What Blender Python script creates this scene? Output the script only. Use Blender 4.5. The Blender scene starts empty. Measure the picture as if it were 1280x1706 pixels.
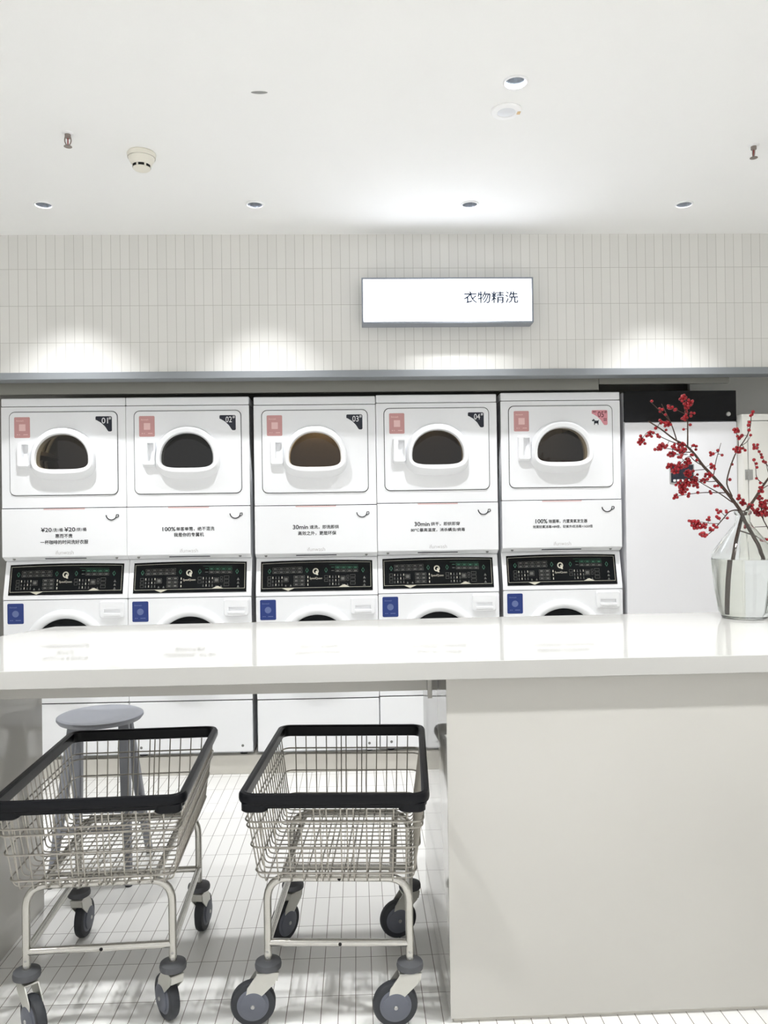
import bpy, bmesh, math, random
from mathutils import Vector, Matrix
import mathutils.geometry as mgeo

random.seed(7)
C = bpy.context.scene.collection
scene = bpy.context.scene
PI = math.pi

# ------------------------------------------------------------------ camera
cam_data = bpy.data.cameras.new('camera')
cam_data.sensor_fit = 'VERTICAL'
cam_data.sensor_height = 36.0
cam_data.lens = 36.0 * 1325.0 / 1706.0
cam_data.clip_start = 0.05
cam = bpy.data.objects.new('camera', cam_data)
C.objects.link(cam)
CR = Vector((0.99933616, -0.03368166, -0.01388455))
CU = Vector((0.01370306, -0.00561305, 0.99989035))
CF = Vector((0.0337559, 0.99941685, 0.00514779))
M = Matrix(((CR.x, CU.x, -CF.x, 0.0), (CR.y, CU.y, -CF.y, 0.0),
            (CR.z, CU.z, -CF.z, 1.4202), (0, 0, 0, 1)))
cam.matrix_world = M
scene.camera = cam

# ------------------------------------------------------------------ light
scene.view_settings.view_transform = 'Standard'
scene.view_settings.look = 'None'
scene.view_settings.exposure = 1.05
scene.view_settings.gamma = 1.0
scene.view_settings.use_curve_mapping = False
scene.cycles.max_bounces = 14
scene.cycles.diffuse_bounces = 7
scene.cycles.glossy_bounces = 5
scene.cycles.transmission_bounces = 12
scene.cycles.transparent_max_bounces = 12
scene.cycles.sample_clamp_indirect = 6.0
scene.cycles.use_denoising = True

WORLD = 0.62            # uniform white ambient fill, added to brighten the room through its open rear
WALL_ROW = 46.0        # four downlights that wash the tiled wall
TABLE_ROW = 30.0       # visible downlight over the counter, plus two added spots out of view
FRONT_ROW = 420.0       # downlights in front of the counter (behind the frame)
REAR_FILL = 85.0       # unseen fill spots behind the camera, added for floor and ceiling bounce

w = bpy.data.worlds.new('ambient_fill')
scene.world = w
w.use_nodes = True
w.node_tree.nodes['Background'].inputs[0].default_value = (1.0, 1.0, 1.0, 1)
w.node_tree.nodes['Background'].inputs[1].default_value = WORLD

CEIL = 2.94


def spot(x, y, power, size, blend, radius=0.03, z=CEIL + 0.012, col=(0.975, 0.987, 1.0)):
    l = bpy.data.lights.new('downlight_and_fill', 'SPOT')
    l.energy = power
    l.spot_size = math.radians(size)
    l.spot_blend = blend
    l.shadow_soft_size = radius
    l.color = col
    o = bpy.data.objects.new('downlight_and_fill', l)
    C.objects.link(o)
    o.location = (x, y, z)
    return o


WALL_LAMPS = [(-1.486, 3.865, 1.15), (-0.475, 3.865, 0.9), (0.571, 3.865, 0.9), (1.634, 3.865, 1.0)]
for x, y, k in WALL_LAMPS:
    spot(x, y, WALL_ROW * k, 83, 0.8)
for x in (-1.5, 0.577, 2.66):
    spot(x, 2.768, TABLE_ROW, 110, 0.6)
for x in (-2.1, -1.05, 0.0, 1.05, 2.1):
    spot(x, 1.60, FRONT_ROW, 92, 0.5, 0.05)
for y in (0.1, -1.8):
    for x in (-2.6, -0.9, 0.9, 2.6):
        spot(x, y, REAR_FILL, 84, 0.35, 0.05)

# ------------------------------------------------------------------ materials


def lin(c):
    return tuple(((v / 255.0) / 12.92 if v <= 10 else (((v / 255.0) + 0.055) / 1.055) ** 2.4) for v in c) + (1.0,)


def mat(name, col, rough=0.5, metal=0.0, emit=None, emit_strength=0.0, var=0.0, scale=40.0, spec=0.5, bump=0.0, trans=0.0, ior=1.45):
    m = bpy.data.materials.new(name)
    m.use_nodes = True
    nt = m.node_tree
    b = nt.nodes['Principled BSDF']
    base = lin(col)
    b.inputs['Base Color'].default_value = base
    b.inputs['Roughness'].default_value = rough
    b.inputs['Metallic'].default_value = metal
    b.inputs['Specular IOR Level'].default_value = spec
    b.inputs['IOR'].default_value = ior
    b.inputs['Transmission Weight'].default_value = trans
    if emit is not None:
        b.inputs['Emission Color'].default_value = lin(emit)
        b.inputs['Emission Strength'].default_value = emit_strength
    if var > 0 or bump > 0:
        tc = nt.nodes.new('ShaderNodeTexCoord')
        n = nt.nodes.new('ShaderNodeTexNoise')
        n.inputs['Scale'].default_value = scale
        n.inputs['Detail'].default_value = 4
        nt.links.new(tc.outputs['Object'], n.inputs['Vector'])
        if var > 0:
            mx = nt.nodes.new('ShaderNodeMix')
            mx.data_type = 'RGBA'
            mx.inputs[6].default_value = tuple(v * (1 - var) for v in base[:3]) + (1,)
            mx.inputs[7].default_value = tuple(min(1, v * (1 + var)) for v in base[:3]) + (1,)
            nt.links.new(n.outputs['Fac'], mx.inputs[0])
            nt.links.new(mx.outputs[2], b.inputs['Base Color'])
        if bump > 0:
            bp = nt.nodes.new('ShaderNodeBump')
            bp.inputs['Strength'].default_value = bump
            bp.inputs['Distance'].default_value = 0.001
            nt.links.new(n.outputs['Fac'], bp.inputs['Height'])
            nt.links.new(bp.outputs[0], b.inputs['Normal'])
    return m


def tile_mat(name, tile, grout, bw, bh, mortar, axes, off, rough, spec=0.5):
    """stack-bonded tiles; axes picks which two object coordinates run along the tile width and height"""
    m = bpy.data.materials.new(name)
    m.use_nodes = True
    nt = m.node_tree
    b = nt.nodes['Principled BSDF']
    b.inputs['Roughness'].default_value = rough
    b.inputs['Specular IOR Level'].default_value = spec
    tc = nt.nodes.new('ShaderNodeTexCoord')
    sep = nt.nodes.new('ShaderNodeSeparateXYZ')
    nt.links.new(tc.outputs['Object'], sep.inputs[0])
    cmb = nt.nodes.new('ShaderNodeCombineXYZ')
    for k in range(2):
        a = nt.nodes.new('ShaderNodeMath')
        a.operation = 'ADD'
        a.inputs[1].default_value = off[k]
        nt.links.new(sep.outputs[axes[k]], a.inputs[0])
        nt.links.new(a.outputs[0], cmb.inputs[k])
    br = nt.nodes.new('ShaderNodeTexBrick')
    br.offset = 0.0
    br.squash = 1.0
    br.inputs['Scale'].default_value = 1.0
    br.inputs['Brick Width'].default_value = bw
    br.inputs['Row Height'].default_value = bh
    br.inputs['Mortar Size'].default_value = mortar
    br.inputs['Mortar Smooth'].default_value = 0.3
    br.inputs['Bias'].default_value = 0.0
    t = lin(tile)
    br.inputs['Color1'].default_value = tuple(v * 0.975 for v in t[:3]) + (1,)
    br.inputs['Color2'].default_value = tuple(min(1, v * 1.02) for v in t[:3]) + (1,)
    br.inputs['Mortar'].default_value = lin(grout)
    nt.links.new(cmb.outputs[0], br.inputs['Vector'])
    nt.links.new(br.outputs['Color'], b.inputs['Base Color'])
    bp = nt.nodes.new('ShaderNodeBump')
    bp.invert = True
    bp.inputs['Strength'].default_value = 0.4
    bp.inputs['Distance'].default_value = 0.001
    nt.links.new(br.outputs['Fac'], bp.inputs['Height'])
    nt.links.new(bp.outputs[0], b.inputs['Normal'])
    return m


def glass_mat(name, col, ior):
    m = bpy.data.materials.new(name)
    m.use_nodes = True
    nt = m.node_tree
    nt.nodes.clear()
    o = nt.nodes.new('ShaderNodeOutputMaterial')
    g = nt.nodes.new('ShaderNodeBsdfGlass')
    g.inputs['Color'].default_value = col
    g.inputs['IOR'].default_value = ior
    g.inputs['Roughness'].default_value = 0.0
    nt.links.new(g.outputs[0], o.inputs[0])
    return m


def tint_glass(name, col, refl=0.12):
    """thin tinted window pane: darkened see-through plus a mirror-like reflection"""
    m = bpy.data.materials.new(name)
    m.use_nodes = True
    nt = m.node_tree
    nt.nodes.clear()
    o = nt.nodes.new('ShaderNodeOutputMaterial')
    t = nt.nodes.new('ShaderNodeBsdfTransparent')
    t.inputs[0].default_value = col
    g = nt.nodes.new('ShaderNodeBsdfGlossy')
    g.inputs['Roughness'].default_value = 0.03
    fr = nt.nodes.new('ShaderNodeFresnel')
    fr.inputs[0].default_value = 1.5
    mx = nt.nodes.new('ShaderNodeMixShader')
    nt.links.new(fr.outputs[0], mx.inputs[0])
    nt.links.new(t.outputs[0], mx.inputs[1])
    nt.links.new(g.outputs[0], mx.inputs[2])
    nt.links.new(mx.outputs[0], o.inputs[0])
    return m


MT = {}
MT['wall_tile'] = tile_mat('wall_tile', (224, 223, 219), (184, 182, 176), 0.0489, 0.196, 0.0013, (0, 2), (1.832 + 0.0489 * 80, 0.196 * 20 - 2.5612), 0.35)
MT['floor_tile'] = tile_mat('floor_tile', (226, 225, 222), (112, 104, 96), 0.0494, 0.2035, 0.0013, (0, 1), (0.0494 * 120 + 0.024, 0.2035 * 60 - 2.574), 0.28)
MT['ceiling'] = mat('ceiling_paint', (246, 246, 245), 0.9, var=0.006, scale=3)
MT['white_wall'] = mat('white_paint', (238, 238, 234), 0.8, var=0.008, scale=3)
MT['alcove'] = mat('alcove_paint', (150, 149, 145), 0.7, var=0.01, scale=5)
MT['lip'] = mat('aluminium_lip', (146, 150, 154), 0.45, 0.3, var=0.02, scale=20)
MT['fascia'] = mat('grey_fascia', (150, 149, 142), 0.22, 0.0, var=0.02, scale=6)
MT['plinth'] = mat('plinth_tile', (206, 203, 195), 0.4, var=0.02, scale=9)
MT['enamel'] = mat('white_enamel', (240, 241, 243), 0.28, var=0.006, scale=30)
MT['plastic'] = mat('white_plastic', (243, 244, 246), 0.3, var=0.004, scale=30)
MT['shade_gap'] = mat('dark_seam', (38, 38, 40), 0.7, var=0.02)
MT['drum'] = mat('drum_steel', (84, 79, 72), 0.35, 0.6, var=0.1, scale=60)
MT['drum_light'] = mat('pale_drum_steel', (205, 198, 184), 0.35, 0.5, var=0.05, scale=60)
MT['liner'] = mat('door_liner', (40, 40, 42), 0.5, var=0.02)
MT['glass_grey'] = tint_glass('tinted_glass', (0.30, 0.29, 0.27, 1))
MT['glass_teal'] = tint_glass('teal_tinted_glass', (0.14, 0.17, 0.18, 1))
MT['glass_amber'] = tint_glass('amber_tinted_glass', (0.34, 0.26, 0.15, 1))
MT['glass_brown'] = tint_glass('brown_tinted_glass', (0.18, 0.15, 0.10, 1))
MT['ink'] = mat('black_ink', (30, 30, 34), 0.6, var=0.01)
MT['grey_ink'] = mat('grey_ink', (178, 174, 172), 0.6, var=0.01)
MT['pink'] = mat('pink_sticker', (202, 152, 150), 0.5, var=0.01)
MT['pink_pale'] = mat('pale_pink_print', (232, 196, 194), 0.5, var=0.01)
MT['pink_deep'] = mat('rose_sticker', (222, 150, 160), 0.5, var=0.01)
MT['pink_strip'] = mat('pink_strip', (222, 190, 188), 0.5, var=0.01)
MT['maroon'] = mat('maroon_ink', (84, 24, 34), 0.5, var=0.01)
MT['navy'] = mat('navy_sticker', (26, 30, 44), 0.45, var=0.01)
MT['blue'] = mat('blue_sticker', (38, 58, 122), 0.45, var=0.01)
MT['blue_pale'] = mat('pale_blue_print', (98, 112, 158), 0.5, var=0.01)
MT['white_ink'] = mat('white_ink', (240, 240, 242), 0.5, var=0.005)
MT['black_panel'] = mat('black_panel', (11, 14, 17), 0.12, var=0.02, spec=0.2)
MT['legend'] = mat('legend_grey', (92, 92, 88), 0.5, var=0.01)
MT['legend_green'] = mat('legend_green', (56, 112, 88), 0.5, var=0.01)
MT['legend_cream'] = mat('legend_cream', (196, 192, 176), 0.45, var=0.01)
MT['slot'] = mat('slot_grey', (70, 70, 80), 0.5, var=0.01)
MT['screw'] = mat('screw_steel', (130, 130, 128), 0.35, 0.8, var=0.03)
MT['rubber'] = mat('black_rubber_rim', (12, 13, 17), 0.34, spec=0.22, var=0.04, scale=60, bump=0.2)
MT['wire'] = mat('zinc_wire', (166, 162, 154), 0.3, 1.0, var=0.06, scale=120)
MT['tube'] = mat('zinc_tube', (188, 186, 180), 0.25, 0.9, var=0.05, scale=50)
MT['tyre'] = mat('dark_tyre', (44, 46, 50), 0.6, var=0.12, scale=60)
MT['hub'] = mat('grey_hub', (92, 95, 104), 0.5, var=0.03, scale=60)
MT['bumper'] = mat('grey_bumper', (74, 75, 78), 0.55, var=0.06, scale=60)
MT['fork'] = mat('zinc_fork', (196, 195, 188), 0.38, 0.6, var=0.05, scale=60)
MT['hole'] = mat('black_hole', (14, 13, 12), 0.8, var=0.02)
MT['stool'] = mat('grey_stool_paint', (130, 132, 138), 0.5, var=0.015, scale=25)
MT['top'] = mat('counter_solid_surface', (178, 177, 173), 0.035, var=0.006, scale=8)
MT['block'] = mat('counter_laminate', (187, 185, 179), 0.06, var=0.012, scale=5)
MT['cab'] = mat('cabinet_white', (234, 234, 237), 0.3, var=0.006, scale=8)
MT['cab_black'] = mat('cabinet_black_glass', (9, 10, 14), 0.08, var=0.02, spec=0.25)
MT['locker'] = mat('locker_cream', (234, 233, 227), 0.45, var=0.01, scale=8)
MT['steel'] = mat('brushed_steel', (176, 176, 174), 0.3, 0.9, var=0.04, scale=80)
MT['chrome'] = mat('chrome_reflector', (122, 128, 136), 0.22, 0.35, var=0.05, scale=300)
MT['trim_white'] = mat('white_trim', (244, 244, 244), 0.4, var=0.005)
MT['lens'] = mat('frosted_lens', (222, 224, 228), 0.3, var=0.01)
MT['tan'] = mat('tan_mark', (206, 176, 132), 0.6, var=0.1, scale=200)
MT['bisque'] = mat('detector_plastic', (232, 228, 216), 0.45, var=0.01)
MT['sprinkler'] = mat('sprinkler_metal', (150, 140, 134), 0.35, 0.8, var=0.05)
MT['bulb_red'] = mat('red_bulb', (150, 40, 36), 0.3, var=0.02)
MT['sign_frame'] = mat('sign_frame_metal', (150, 155, 164), 0.4, 0.4, var=0.02)
MT['sign_face'] = mat('sign_face_light', (250, 250, 252), 0.4, emit=(238, 243, 255), emit_strength=2.6, var=0.001)
MT['sign_ink'] = mat('sign_ink', (34, 50, 74), 0.6, var=0.01)
MT['sign_faint'] = mat('sign_faint_ink', (84, 86, 92), 0.6, var=0.01)
MT['scuff'] = mat('grey_scuff', (150, 150, 148), 0.8, var=0.08, scale=90)
MT['lamp'] = mat('lamp_glow', (255, 250, 240), 0.4, emit=(255, 248, 236), emit_strength=6.0, var=0.001)
MT['glass'] = glass_mat('clear_glass', (0.985, 0.993, 0.988, 1), 1.45)
MT['water'] = glass_mat('clear_water', (0.995, 0.998, 0.996, 1), 1.333)
MT['bark'] = mat('brown_bark', (74, 58, 50), 0.75, var=0.15, scale=80, bump=0.4)
MT['berry'] = mat('red_berry', (150, 20, 30), 0.3, var=0.18, scale=25)

# ------------------------------------------------------------------ mesh helpers


class MB:
    def __init__(self):
        self.v, self.f, self.smooth = [], [], []

    def add(self, verts, faces, smooth=False):
        n = len(self.v)
        self.v += [tuple(p) for p in verts]
        self.f += [tuple(i + n for i in q) for q in faces]
        self.smooth += [smooth] * len(faces)
        return self

    def bm(self, b, smooth=False):
        b.verts.index_update()
        self.add([v.co.copy() for v in b.verts], [[v.index for v in f.verts] for f in b.faces], smooth)
        b.free()
        return self

    def box(self, lo, hi, bevel=0.0, seg=2, mtx=None):
        b = bmesh.new()
        bmesh.ops.create_cube(b, size=1.0)
        for v in b.verts:
            v.co = Vector([(lo[i] + hi[i]) / 2 + v.co[i] * (hi[i] - lo[i]) for i in range(3)])
        if bevel > 0:
            bmesh.ops.bevel(b, geom=b.edges[:], offset=bevel, segments=seg, profile=0.5, affect='EDGES')
        if mtx is not None:
            bmesh.ops.transform(b, matrix=mtx, verts=b.verts[:])
        return self.bm(b)

    def tube(self, pts, r, n=8, closed=False, r_end=None, cap=True):
        pts = [Vector(p) for p in pts]
        L = len(pts)
        rings = []
        prev = None
        for i, p in enumerate(pts):
            a = pts[(i - 1) % L] if (closed or i > 0) else p
            c = pts[(i + 1) % L] if (closed or i < L - 1) else p
            t = ((p - a).normalized() if (p - a).length > 1e-9 else Vector()) + ((c - p).normalized() if (c - p).length > 1e-9 else Vector())
            t = t.normalized() if t.length > 1e-9 else Vector((0, 0, 1))
            if prev is None:
                h = Vector((0, 0, 1)) if abs(t.z) < 0.9 else Vector((1, 0, 0))
                u = t.cross(h).normalized()
            else:
                u = (prev - t * prev.dot(t)).normalized()
            prev = u
            q = t.cross(u)
            rr = r if r_end is None else r + (r_end - r) * i / max(1, L - 1)
            rings.append([p + (u * math.cos(2 * PI * k / n) + q * math.sin(2 * PI * k / n)) * rr for k in range(n)])
        verts = [v for rg in rings for v in rg]
        faces = []
        for i in range(L if closed else L - 1):
            j = (i + 1) % L
            for k in range(n):
                l = (k + 1) % n
                faces.append((i * n + k, i * n + l, j * n + l, j * n + k))
        self.add(verts, faces, True)
        if cap and not closed:
            self.add(rings[0], [tuple(range(n))][:1], False)
            self.f[-1] = tuple(reversed(self.f[-1]))
            self.add(rings[-1], [tuple(range(n))], False)
        return self

    def lathe(self, prof, n=32, origin=(0, 0, 0), axis='z', cap=False):
        """prof: (radius, height) list"""
        o = Vector(origin)
        verts, faces = [], []
        for r, h in prof:
            for k in range(n):
                a = 2 * PI * k / n
                c, s = r * math.cos(a), r * math.sin(a)
                verts.append(o + (Vector((c, s, h)) if axis == 'z' else Vector((c, -h, s)) if axis == 'y' else Vector((h, c, s))))
        for i in range(len(prof) - 1):
            for k in range(n):
                l = (k + 1) % n
                faces.append((i * n + k, i * n + l, (i + 1) * n + l, (i + 1) * n + k))
        self.add(verts, faces, True)
        if cap:
            self.add(verts[:n], [tuple(reversed(range(n)))])
            self.add(verts[-n:], [tuple(range(n))])
        return self

    def prism(self, poly, y0, y1, cap=True):
        """poly: (x,z) outline, counter-clockwise seen from -y; from y0 (front) back to y1"""
        n = len(poly)
        f = [(x, y0, z) for x, z in poly]
        b = [(x, y1, z) for x, z in poly]
        faces = [(i, i + n, (i + 1) % n + n, (i + 1) % n) for i in range(n)]
        if cap:
            faces += [tuple(range(n)), tuple(reversed(range(n, 2 * n)))]
        return self.add(f + b, faces)

    def slab(self, poly, z0, z1):
        """poly: (x,y) outline counter-clockwise seen from above"""
        n = len(poly)
        a = [(x, y, z0) for x, y in poly]
        b = [(x, y, z1) for x, y in poly]
        faces = [(i, (i + 1) % n, (i + 1) % n + n, i + n) for i in range(n)]
        faces += [tuple(reversed(range(n))), tuple(range(n, 2 * n))]
        return self.add(a + b, faces)

    def loft(self, loops, caps=(False, False), smooth=True):
        n = len(loops[0])
        verts = [p for lp in loops for p in lp]
        faces = []
        for i in range(len(loops) - 1):
            for k in range(n):
                l = (k + 1) % n
                faces.append((i * n + k, i * n + l, (i + 1) * n + l, (i + 1) * n + k))
        self.add(verts, faces, smooth)
        if caps[0]:
            self.add(loops[0], [tuple(reversed(range(n)))])
        if caps[1]:
            self.add(loops[-1], [tuple(range(n))])
        return self

    def holed(self, outer, holes, fn):
        """flat region with holes; loops of (a,b); fn maps (a,b) to 3D"""
        loops = [[Vector((p[0], p[1], 0)) for p in lp] for lp in [outer] + list(holes)]
        tris = mgeo.tessellate_polygon(loops)
        flat = [p for lp in loops for p in lp]
        self.add([fn(p.x, p.y) for p in flat], [tuple(t) for t in tris])
        return self

    def build(self, name, material, parent=None, autosmooth=True):
        me = bpy.data.meshes.new(name)
        me.from_pydata([tuple(p) for p in self.v], [], self.f)
        me.update()
        b = bmesh.new()
        b.from_mesh(me)
        bmesh.ops.remove_doubles(b, verts=b.verts[:], dist=1e-6)
        bmesh.ops.recalc_face_normals(b, faces=b.faces[:])
        for f in b.faces:
            f.smooth = True
        for e in b.edges:
            if len(e.link_faces) == 2 and e.calc_face_angle(0) > math.radians(38):
                e.smooth = False
        b.to_mesh(me)
        b.free()
        return link(name, me, material, parent)


def link(name, me, material, parent=None):
    o = bpy.data.objects.new(name, me)
    C.objects.link(o)
    if material is not None:
        me.materials.append(MT[material])
    if len(me.polygons) > 1 and len(me.polygons) < 60000:
        wn = o.modifiers.new('face_weighted_normals', 'WEIGHTED_NORMAL')
        wn.keep_sharp = True
        wn.weight = 60
    if parent is not None:
        o.parent = parent
    return o


def tag(o, label=None, cat=None, group=None, kind=None):
    for k, v in (('label', label), ('category', cat), ('group', group), ('kind', kind)):
        if v:
            o[k] = v
    return o


def thing(name, label, cat, loc=(0, 0, 0), rz=0.0, group=None):
    o = bpy.data.objects.new(name, None)
    o.empty_display_size = 0.1
    C.objects.link(o)
    o.location = loc
    o.rotation_euler = (0, 0, rz)
    return tag(o, label, cat, group)


def copy_tree(o, parent=None):
    c = o.copy()
    C.objects.link(c)
    c.parent = parent
    for ch in list(o.children):
        copy_tree(ch, c)
    return c


def rrect(x0, z0, x1, z1, r, n=5):
    """rounded rectangle outline, counter-clockwise"""
    out = []
    for cx, cz, a0 in ((x1 - r, z0 + r, -90), (x1 - r, z1 - r, 0), (x0 + r, z1 - r, 90), (x0 + r, z0 + r, 180)):
        for k in range(n + 1):
            a = math.radians(a0 + 90 * k / n)
            out.append((cx + r * math.cos(a), cz + r * math.sin(a)))
    return out


def fillet(pts, r, n=5):
    """round the inner corners of a polyline"""
    pts = [Vector(p) for p in pts]
    out = [pts[0]]
    for i in range(1, len(pts) - 1):
        a, b, c = pts[i - 1], pts[i], pts[i + 1]
        d = min(r, (a - b).length * 0.49, (c - b).length * 0.49)
        p, q = b + (a - b).normalized() * d, b + (c - b).normalized() * d
        for k in range(n + 1):
            t = k / n
            out.append(p * (1 - t) ** 2 + b * 2 * t * (1 - t) + q * t * t)
    out.append(pts[-1])
    return out


def text_verts(body, thin=0.0):
    cu = bpy.data.curves.new('lettering', 'FONT')
    cu.body = body
    cu.size = 1.0
    cu.resolution_u = 3
    cu.offset = thin
    o = bpy.data.objects.new('lettering', cu)
    C.objects.link(o)
    dg = bpy.context.evaluated_depsgraph_get()
    me = bpy.data.meshes.new_from_object(o.evaluated_get(dg))
    vs = [v.co.copy() for v in me.vertices]
    fs = [tuple(p.vertices) for p in me.polygons]
    bpy.data.objects.remove(o)
    bpy.data.curves.remove(cu)
    bpy.data.meshes.remove(me)
    return vs, fs


def lettering(mb, body, x0, x1, zc, height=None, y=0.0, bold=0.0, fn=None, fit=True):
    """write body into mb centred on height zc between x0 and x1, facing -y (or mapped by fn(a, b))"""
    vs, fs = text_verts(body, min(0.0, bold))
    a0, a1 = min(v.x for v in vs), max(v.x for v in vs)
    b0, b1 = min(v.y for v in vs), max(v.y for v in vs)
    s = (x1 - x0) / (a1 - a0)
    sz = s if height is None else height / (b1 - b0)
    shifts = [(0, 0)] if bold <= 0 else [(0, 0), (bold, 0), (-bold, 0), (0, bold), (0, -bold)]
    for k, (du, dv) in enumerate(shifts):
        pts = [(x0 + (v.x + du - a0) * s, zc + (v.y + dv - (b0 + b1) / 2) * sz) for v in vs]
        if fn is None:
            mb.add([(p[0], y - 0.00002 * k, p[1]) for p in pts], fs)
        else:
            mb.add([fn(p[0], p[1]) for p in pts], fs)
    return mb

# ------------------------------------------------------------------ the room


def struct(name, mb, m, label=None):
    o = mb.build(name, m)
    o['kind'] = 'structure'
    if label:
        o['label'] = label
    return o


XW, YF, YB = 4.6, -3.6, 5.25
WALL_Y = 4.28
struct('floor', MB().box((-XW, YF, -0.1), (XW, YB, 0.0)), 'floor_tile')

ALL_LAMPS = [(x, y) for x, y, k in WALL_LAMPS] + [(0.577, 2.768)]
HOLE_R = 0.037
cm = MB()
holes = [[(x + HOLE_R * math.cos(2 * PI * k / 24), y + HOLE_R * math.sin(2 * PI * k / 24)) for k in range(24)] for x, y in ALL_LAMPS]
cm.holed([(-XW, YF), (XW, YF), (XW, YB), (-XW, YB)], holes, lambda a, b: (a, b, CEIL))
struct('ceiling', cm, 'ceiling')
struct('wall_back', MB().box((-XW, WALL_Y, 2.207), (XW, WALL_Y + 0.1, CEIL + 0.1)), 'wall_tile')
struct('wall_rear', MB().box((-XW, YB, -0.1), (XW, YB + 0.1, CEIL + 0.1)), 'alcove')
struct('wall_left', MB().box((-XW - 0.1, YF, -0.1), (-XW, YB + 0.1, CEIL + 0.1)), 'white_wall')
struct('wall_right', MB().box((XW, YF, -0.1), (XW + 0.1, YB + 0.1, CEIL + 0.1)), 'white_wall')
# aluminium lip under the tiles, the recessed fascia behind it and the lid of the alcove
lipm = MB().box((-XW, WALL_Y - 0.012, 2.169), (XW, WALL_Y + 0.1, 2.2065), 0.003)
struct('trim_1', lipm, 'lip')
fm = MB().box((-XW, 4.452, 2.118), (1.376, 4.475, 2.2065))
fm.box((1.379, 4.452, 2.15), (2.126, 4.475, 2.2065))
struct('trim_2', fm, 'fascia')
struct('wall_alcove', MB().box((2.126, 4.985, 1.2), (XW, 5.02, 2.36)), 'white_wall')
struct('ceiling_alcove', MB().box((-XW, WALL_Y + 0.1, 2.36), (XW, YB, 2.42)), 'alcove')
struct('baseboard_back', MB().box((-XW, 4.445, 0.0), (XW, 5.2, 0.105), 0.003), 'plinth')

# ------------------------------------------------------------------ stacked washer dryers
MW = 0.676      # width
MD = 0.70       # depth


def dome(cx, cz, a, top, bot, n=48, p=3.2, q=2.25):
    """window outline: domed on top, flat with round corners below"""
    out = []
    for k in range(n):
        t = 2 * PI * k / n
        c, s = math.cos(t), math.sin(t)
        if s >= 0:
            x = a * math.copysign(abs(c) ** (2 / q), c)
            z = top * abs(s) ** (2 / q)
        else:
            x = a * math.copysign(abs(c) ** (2 / p), c)
            z = -bot * abs(s) ** (2 / p)
        out.append((cx + x, cz + z))
    return out


def disc(cx, cz, r, n=40, a0=0.0):
    return [(cx + r * math.cos(a0 + 2 * PI * k / n), cz + r * math.sin(a0 + 2 * PI * k / n)) for k in range(n)]


def at_y(poly, y):
    return [(x, y, z) for x, z in poly]


DOOR = rrect(0.046, 1.561, 0.630, 2.017, 0.03)
WIN_C = (0.338, 1.765)
WASH_C = (0.338, 0.700)


def text_block(lines, name, parent, m='ink'):
    mb = MB()
    for (body, x0, x1, zc, h, bold) in lines:
        lettering(mb, body, x0, x1, zc, h, -0.0058, bold)
    return mb.build(name, m, parent)


# tilted console frame: u across, v up the slope
PAN0 = Vector((0.026, 0.0005, 1.0125))
PAN1 = Vector((0.026, 0.0408, 1.1765))
PU = Vector((1, 0, 0))
PV = (PAN1 - PAN0).normalized()
PN = PU.cross(PV)
PW, PH = 0.622, (PAN1 - PAN0).length


def pan(u, v, d=0.0):
    """u, v in 0..1 across the console face with the arched top; d lifts it off the face"""
    arch = 0.006 * (1 - (2 * u - 1) ** 2) * max(0, v)
    p = PAN0 + PU * (u * PW) + PV * (v * PH + arch) + PN * d
    return (p.x, p.y, p.z)


def pan_box(mb, u0, v0, u1, v1, t=0.0, d=0.0016):
    """small outlined key (t = stroke) or a filled patch (t = 0)"""
    if t <= 0:
        mb.add([pan(u0, v0, d), pan(u1, v0, d), pan(u1, v1, d), pan(u0, v1, d)], [(0, 1, 2, 3)])
        return
    tv = t * PW / PH
    o = [(u0, v0), (u1, v0), (u1, v1), (u0, v1)]
    i = [(u0 + t, v0 + tv), (u1 - t, v0 + tv), (u1 - t, v1 - tv), (u0 + t, v1 - tv)]
    mb.add([pan(a, b, d) for a, b in o + i], [(k, (k + 1) % 4, (k + 1) % 4 + 4, k + 4) for k in range(4)])


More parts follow.
